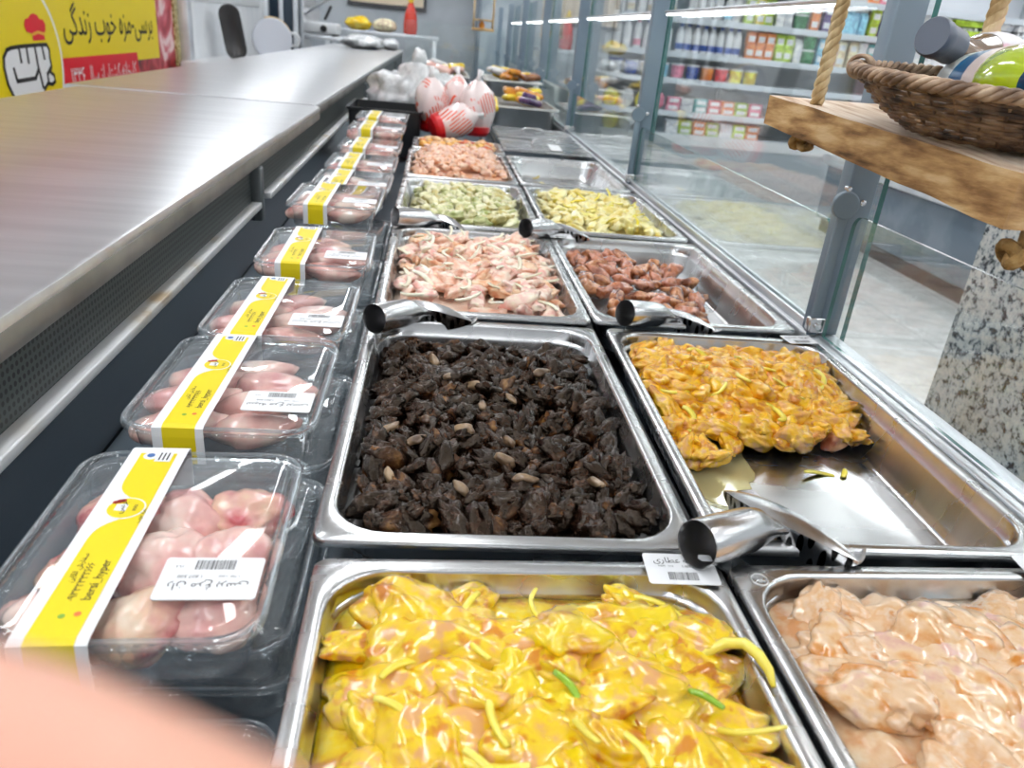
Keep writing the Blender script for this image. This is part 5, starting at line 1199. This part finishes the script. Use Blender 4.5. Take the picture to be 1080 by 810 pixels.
# table with the meat slicer
t = thing('steel_table', 'steel table carrying the meat slicer at the back left', 'table', (-1.58, 9.65, 0))
MB().bbox(-.30, .42, -.35, .35, ZD+.14, ZD+.185, .004).build('top', LSTEEL, t)
for x, y in ((-.27, -.32), (.39, -.32), (-.27, .32), (.39, .32)): MB().bbox(x-.02, x+.02, y-.02, y+.02, 0, ZD+.14, .003).build('leg', LSTEEL, t)
MB().bbox(-.28, .40, -.33, .33, .3, .33, .003).build('lower_shelf', LSTEEL, t)
t = thing('meat_slicer', 'white and steel meat slicer with a slanted carriage on the steel table', 'slicer', (-1.60, 9.6, ZD+.1855))
MB().bbox(-.26, .24, -.2, .2, .015, .13, .02).build('base', WHITEPL, t)
m = MB()
for x in (-.2, .2):
    for y in (-.15, .15): m.lathe([(.02, 0), (.022, .016)], 10, M=Matrix.Translation((x, y, 0)))
m.build('foot', BLACK, t)
m = MB(); m.lathe([(.15, -.012), (.16, 0), (.15, .012)], 32, M=Matrix.Translation((-.08, .02, .25)) @ Matrix.Rotation(1.15, 4, 'Y') @ Matrix.Rotation(.5, 4, 'X')); m.build('blade_guard', SCOOP, t)
m = MB(); m.bbox(-.16, .16, -.11, .11, -.012, .012, .004, M=Matrix.Translation((.03, -.04, .30)) @ Matrix.Rotation(-.65, 4, 'Y')); m.build('carriage', flat('carriage_steel', (.5, .52, .54), .3, .8), t)
m = MB(); m.tube([(.10, -.1, .16), (.17, -.12, .30)], .016, 10); m.build('handle', BLACK, t)
m = MB(); m.lathe([(.035, 0), (.035, .03), (.028, .036)], 18, M=Matrix.Translation((.10, -.2, .07)) @ Matrix.Rotation(PI/2, 4, 'X')); m.build('dial', BLACK, t)
# back table with packages
t = thing('back_table', 'long low table along the back wall behind the worktop', 'table', (-.95, 11.2, 0))
MB().bbox(-.75, .70, -.4, .4, ZD+.22, ZD+.26, .004).build('top', LSTEEL, t)
for x, y in ((-.7, -.36), (.65, -.36), (-.7, .36), (.65, .36)): MB().bbox(x-.025, x+.025, y-.025, y+.025, 0, ZD+.22, .003).build('leg', LSTEEL, t)
def soft(name, label, cat, loc, size, seed, mat): 
    o = link(name, with_mat(blob(size, seed, 3, .25, 1.6, .12, 4), mat)); o.location = loc; return tag(o, label, cat)
soft('yellow_bag', 'yellow bag lying on the back table', 'bag', (-1.28, 11.0, ZD+.335), (.17, .12, .08), 500, PK['yellow'])
soft('white_bag', 'beige and white bag on the back table, right of the yellow one', 'bag', (-.95, 11.0, ZD+.335), (.16, .12, .08), 501, PK2['cream'])
soft('plastic_bag', 'crumpled white plastic bag at the far end of the worktop', 'bag', (-.98, 8.3, ZD+.182), (.20, .22, .07), 502, bpy.data.materials['white_bag_film'])
soft('plastic_bag', 'small white plastic bag at the far right corner of the worktop', 'bag', (-.74, 8.7, ZD+.172), (.10, .15, .06), 503, bpy.data.materials['white_bag_film'])
t = thing('sauce_bottle', 'large red bottle with a yellow cap on the back table', 'bottle', (-.62, 11.0, ZD+.2605))
m = MB(); m.lathe([(.06, 0), (.085, .01), (.09, .12), (.075, .25), (.045, .33), (.03, .38)], 20); m.build('body', flat('sauce_red', srgb(206, 50, 26), .25, coat=.5), t)
m = MB(); m.lathe([(.034, .375), (.034, .42), (.02, .46), (.008, .48)], 16); m.build('cap', flat('sauce_cap', srgb(226, 190, 30), .35), t)
t = thing('notice_board', 'cream notice board in a dark frame on the back wall', 'board', (-.98, 11.97, ZD))
MB().box(-.50, .50, -.005, .02, .60, 1.3).build('board', flat('board_cream', srgb(232, 214, 190), .6), t, False)
m = MB(); m.box(-.54, .54, -.015, .025, .555, .605); m.box(-.54, .54, -.015, .025, 1.3, 1.35); m.box(-.54, -.5, -.015, .025, .6, 1.3); m.box(.5, .54, -.015, .025, .6, 1.3); m.build('frame', flat('board_frame', (.05, .05, .055), .4), t, False)
# far wall shelving, seen dimly through the glass
t = thing('grey_cabinet', 'tall blue grey steel cabinet against the back wall behind the far glass', 'cabinet', (1.2, 11.6, 0))
MB().bbox(-.95, .95, -.35, .35, 0, 2.3, .01).build('body', varied('cabinet_blue_grey', [(.4, (.16, .20, .24)), (.6, (.24, .29, .33))], 2, .3), t)
for x in (-.62, 0, .62): MB().bbox(x-.29, x+.29, -.37, -.345, .1, 2.2, .006).build('door', varied('cabinet_door', [(.4, (.30, .36, .40)), (.6, (.42, .48, .52))], 2, .25) if 'cabinet_door' not in bpy.data.materials else bpy.data.materials['cabinet_door'], t)
# little hanging swing with a bottle
t = thing('hanging_swing', 'little wooden swing shelf hanging far back above the case', 'shelf', (.11, 7.0, ZD+.385))
MB().bbox(-.09, .09, -.06, .06, 0, .022, .004).bbox(-.08, .08, -.055, .055, .075, .088, .003).build('board', varied('swing_wood', [(.4, srgb(190, 150, 96)), (.6, srgb(214, 180, 126))], 9, .6), t)
m = MB()
for s in (-1, 1):
    for q in (-1, 1): m.tube([(s*.08, q*.05, 0), (s*.08, q*.045, .30)], .007, 6)
    m.tube([(s*.08, 0, .30), (s*.07, 0, 1.76)], .007, 6)
m.build('rope', ROPE, t)
m = MB(); m.lathe([(.022, .0225), (.024, .026), (.024, .055), (.012, .068), (.010, .074)], 12, M=Matrix.Translation((-.01, 0, 0)) ); o = m.build('jar', PK['orange']); o.location = (.11, 7.0, ZD+.385); tag(o, 'small orange jar on the little hanging swing', 'jar')

# ================================================================== THE PHOTOGRAPHER'S HAND
SKIN = varied('skin', [(.35, srgb(222, 168, 146)), (.65, srgb(234, 186, 164))], 12, .45, sss=.15, bump=.05, bscale=200, rnd=False)
def hand():
    V = []; E = []; R = []
    def v(p, r): V.append(Vector(p)); R.append(r); return len(V)-1
    def chain(root, pts):
        a = root
        for p, r in pts: b = v(p, r); E.append((a, b)); a = b
        return a
    # camera space: x right, y up, -z ahead
    palm = v((-.110, -.060, -.040), .024)
    wrist = v((-.135, -.105, -.022), .024); E.append((palm, wrist)); chain(wrist, [((-.165, -.19, .01), .030), ((-.185, -.26, .05), .034)])
    fingers = [
        [((-.090, -.034, -.048), .0115), ((-.066, -.0235, -.053), .0095), ((-.0385, -.0265, -.0545), .0088), ((-.0185, -.0335, -.0525), .0080), ((-.0055, -.0390, -.0500), .0062)],
        [((-.088, -.052, -.052), .0115), ((-.060, -.049, -.060), .0098), ((-.030, -.054, -.061), .0090), ((-.010, -.060, -.057), .0082), ((.003, -.065, -.053), .0064)],
        [((-.090, -.070, -.052), .0110), ((-.064, -.071, -.060), .0092), ((-.036, -.076, -.060), .0085), ((-.018, -.081, -.056), .0076), ((-.006, -.085, -.052), .0060)],
        [((-.096, -.086, -.048), .0100), ((-.076, -.090, -.054), .0082), ((-.054, -.096, -.054), .0074), ((-.040, -.100, -.051), .0066), ((-.031, -.103, -.048), .0052)]]
    for f in fingers: chain(palm, f)
    chain(palm, [((-.112, -.052, -.018), .0135), ((-.100, -.036, .008), .0115), ((-.082, -.028, .024), .0100), ((-.070, -.024, .033), .0075)])
    M = CAM_M; base = M @ V[wrist]
    me = bpy.data.meshes.new('hand'); me.from_pydata([tuple((M @ p)-base) for p in V], E, [])
    o = bpy.data.objects.new('hand', me); COL.objects.link(o); o.location = base
    sk = o.modifiers.new('skin', 'SKIN'); sk.use_smooth_shade = True; sk.branch_smoothing = .6
    for i, r in enumerate(R): me.skin_vertices[0].data[i].radius = (r, r); me.skin_vertices[0].data[i].use_root = False
    me.skin_vertices[0].data[0].use_root = True
    sb = o.modifiers.new('sub', 'SUBSURF'); sb.levels = 2; sb.render_levels = 2
    dg = bpy.context.evaluated_depsgraph_get(); dg.update()
    me2 = bpy.data.meshes.new_from_object(o.evaluated_get(dg)); o.modifiers.clear(); o.data = me2
    me2.materials.clear(); me2.materials.append(SKIN); me2.polygons.foreach_set('use_smooth', [True]*len(me2.polygons))
    # nails on the finger ends
    for f in fingers:
        a_, b_ = Vector(f[3][0]), Vector(f[4][0]); dd = (b_-a_).normalized(); up_ = Vector((0, 0, -1)); up_ = (up_-dd*up_.dot(dd)).normalized(); sd = dd.cross(up_)
        c_ = a_.lerp(b_, .8)+up_*f[4][1]*.95; m = MB(); vs = []
        for j in range(5):
            for i in range(5): q = (i-2)/2; vs.append((M @ (c_+dd*(j-2)*.0024+sd*q*.0042-up_*q*q*.0020))-base)
        m.add(vs, [(j*5+i, j*5+i+1, j*5+i+6, j*5+i+5) for j in range(4) for i in range(4)]); n_ = m.build('fingernail', flat('nail', srgb(236, 196, 180), .25, coat=.5), o)
    return tag(o, 'hand whose blurred pink fingertip covers the bottom left corner', 'hand')
hand()
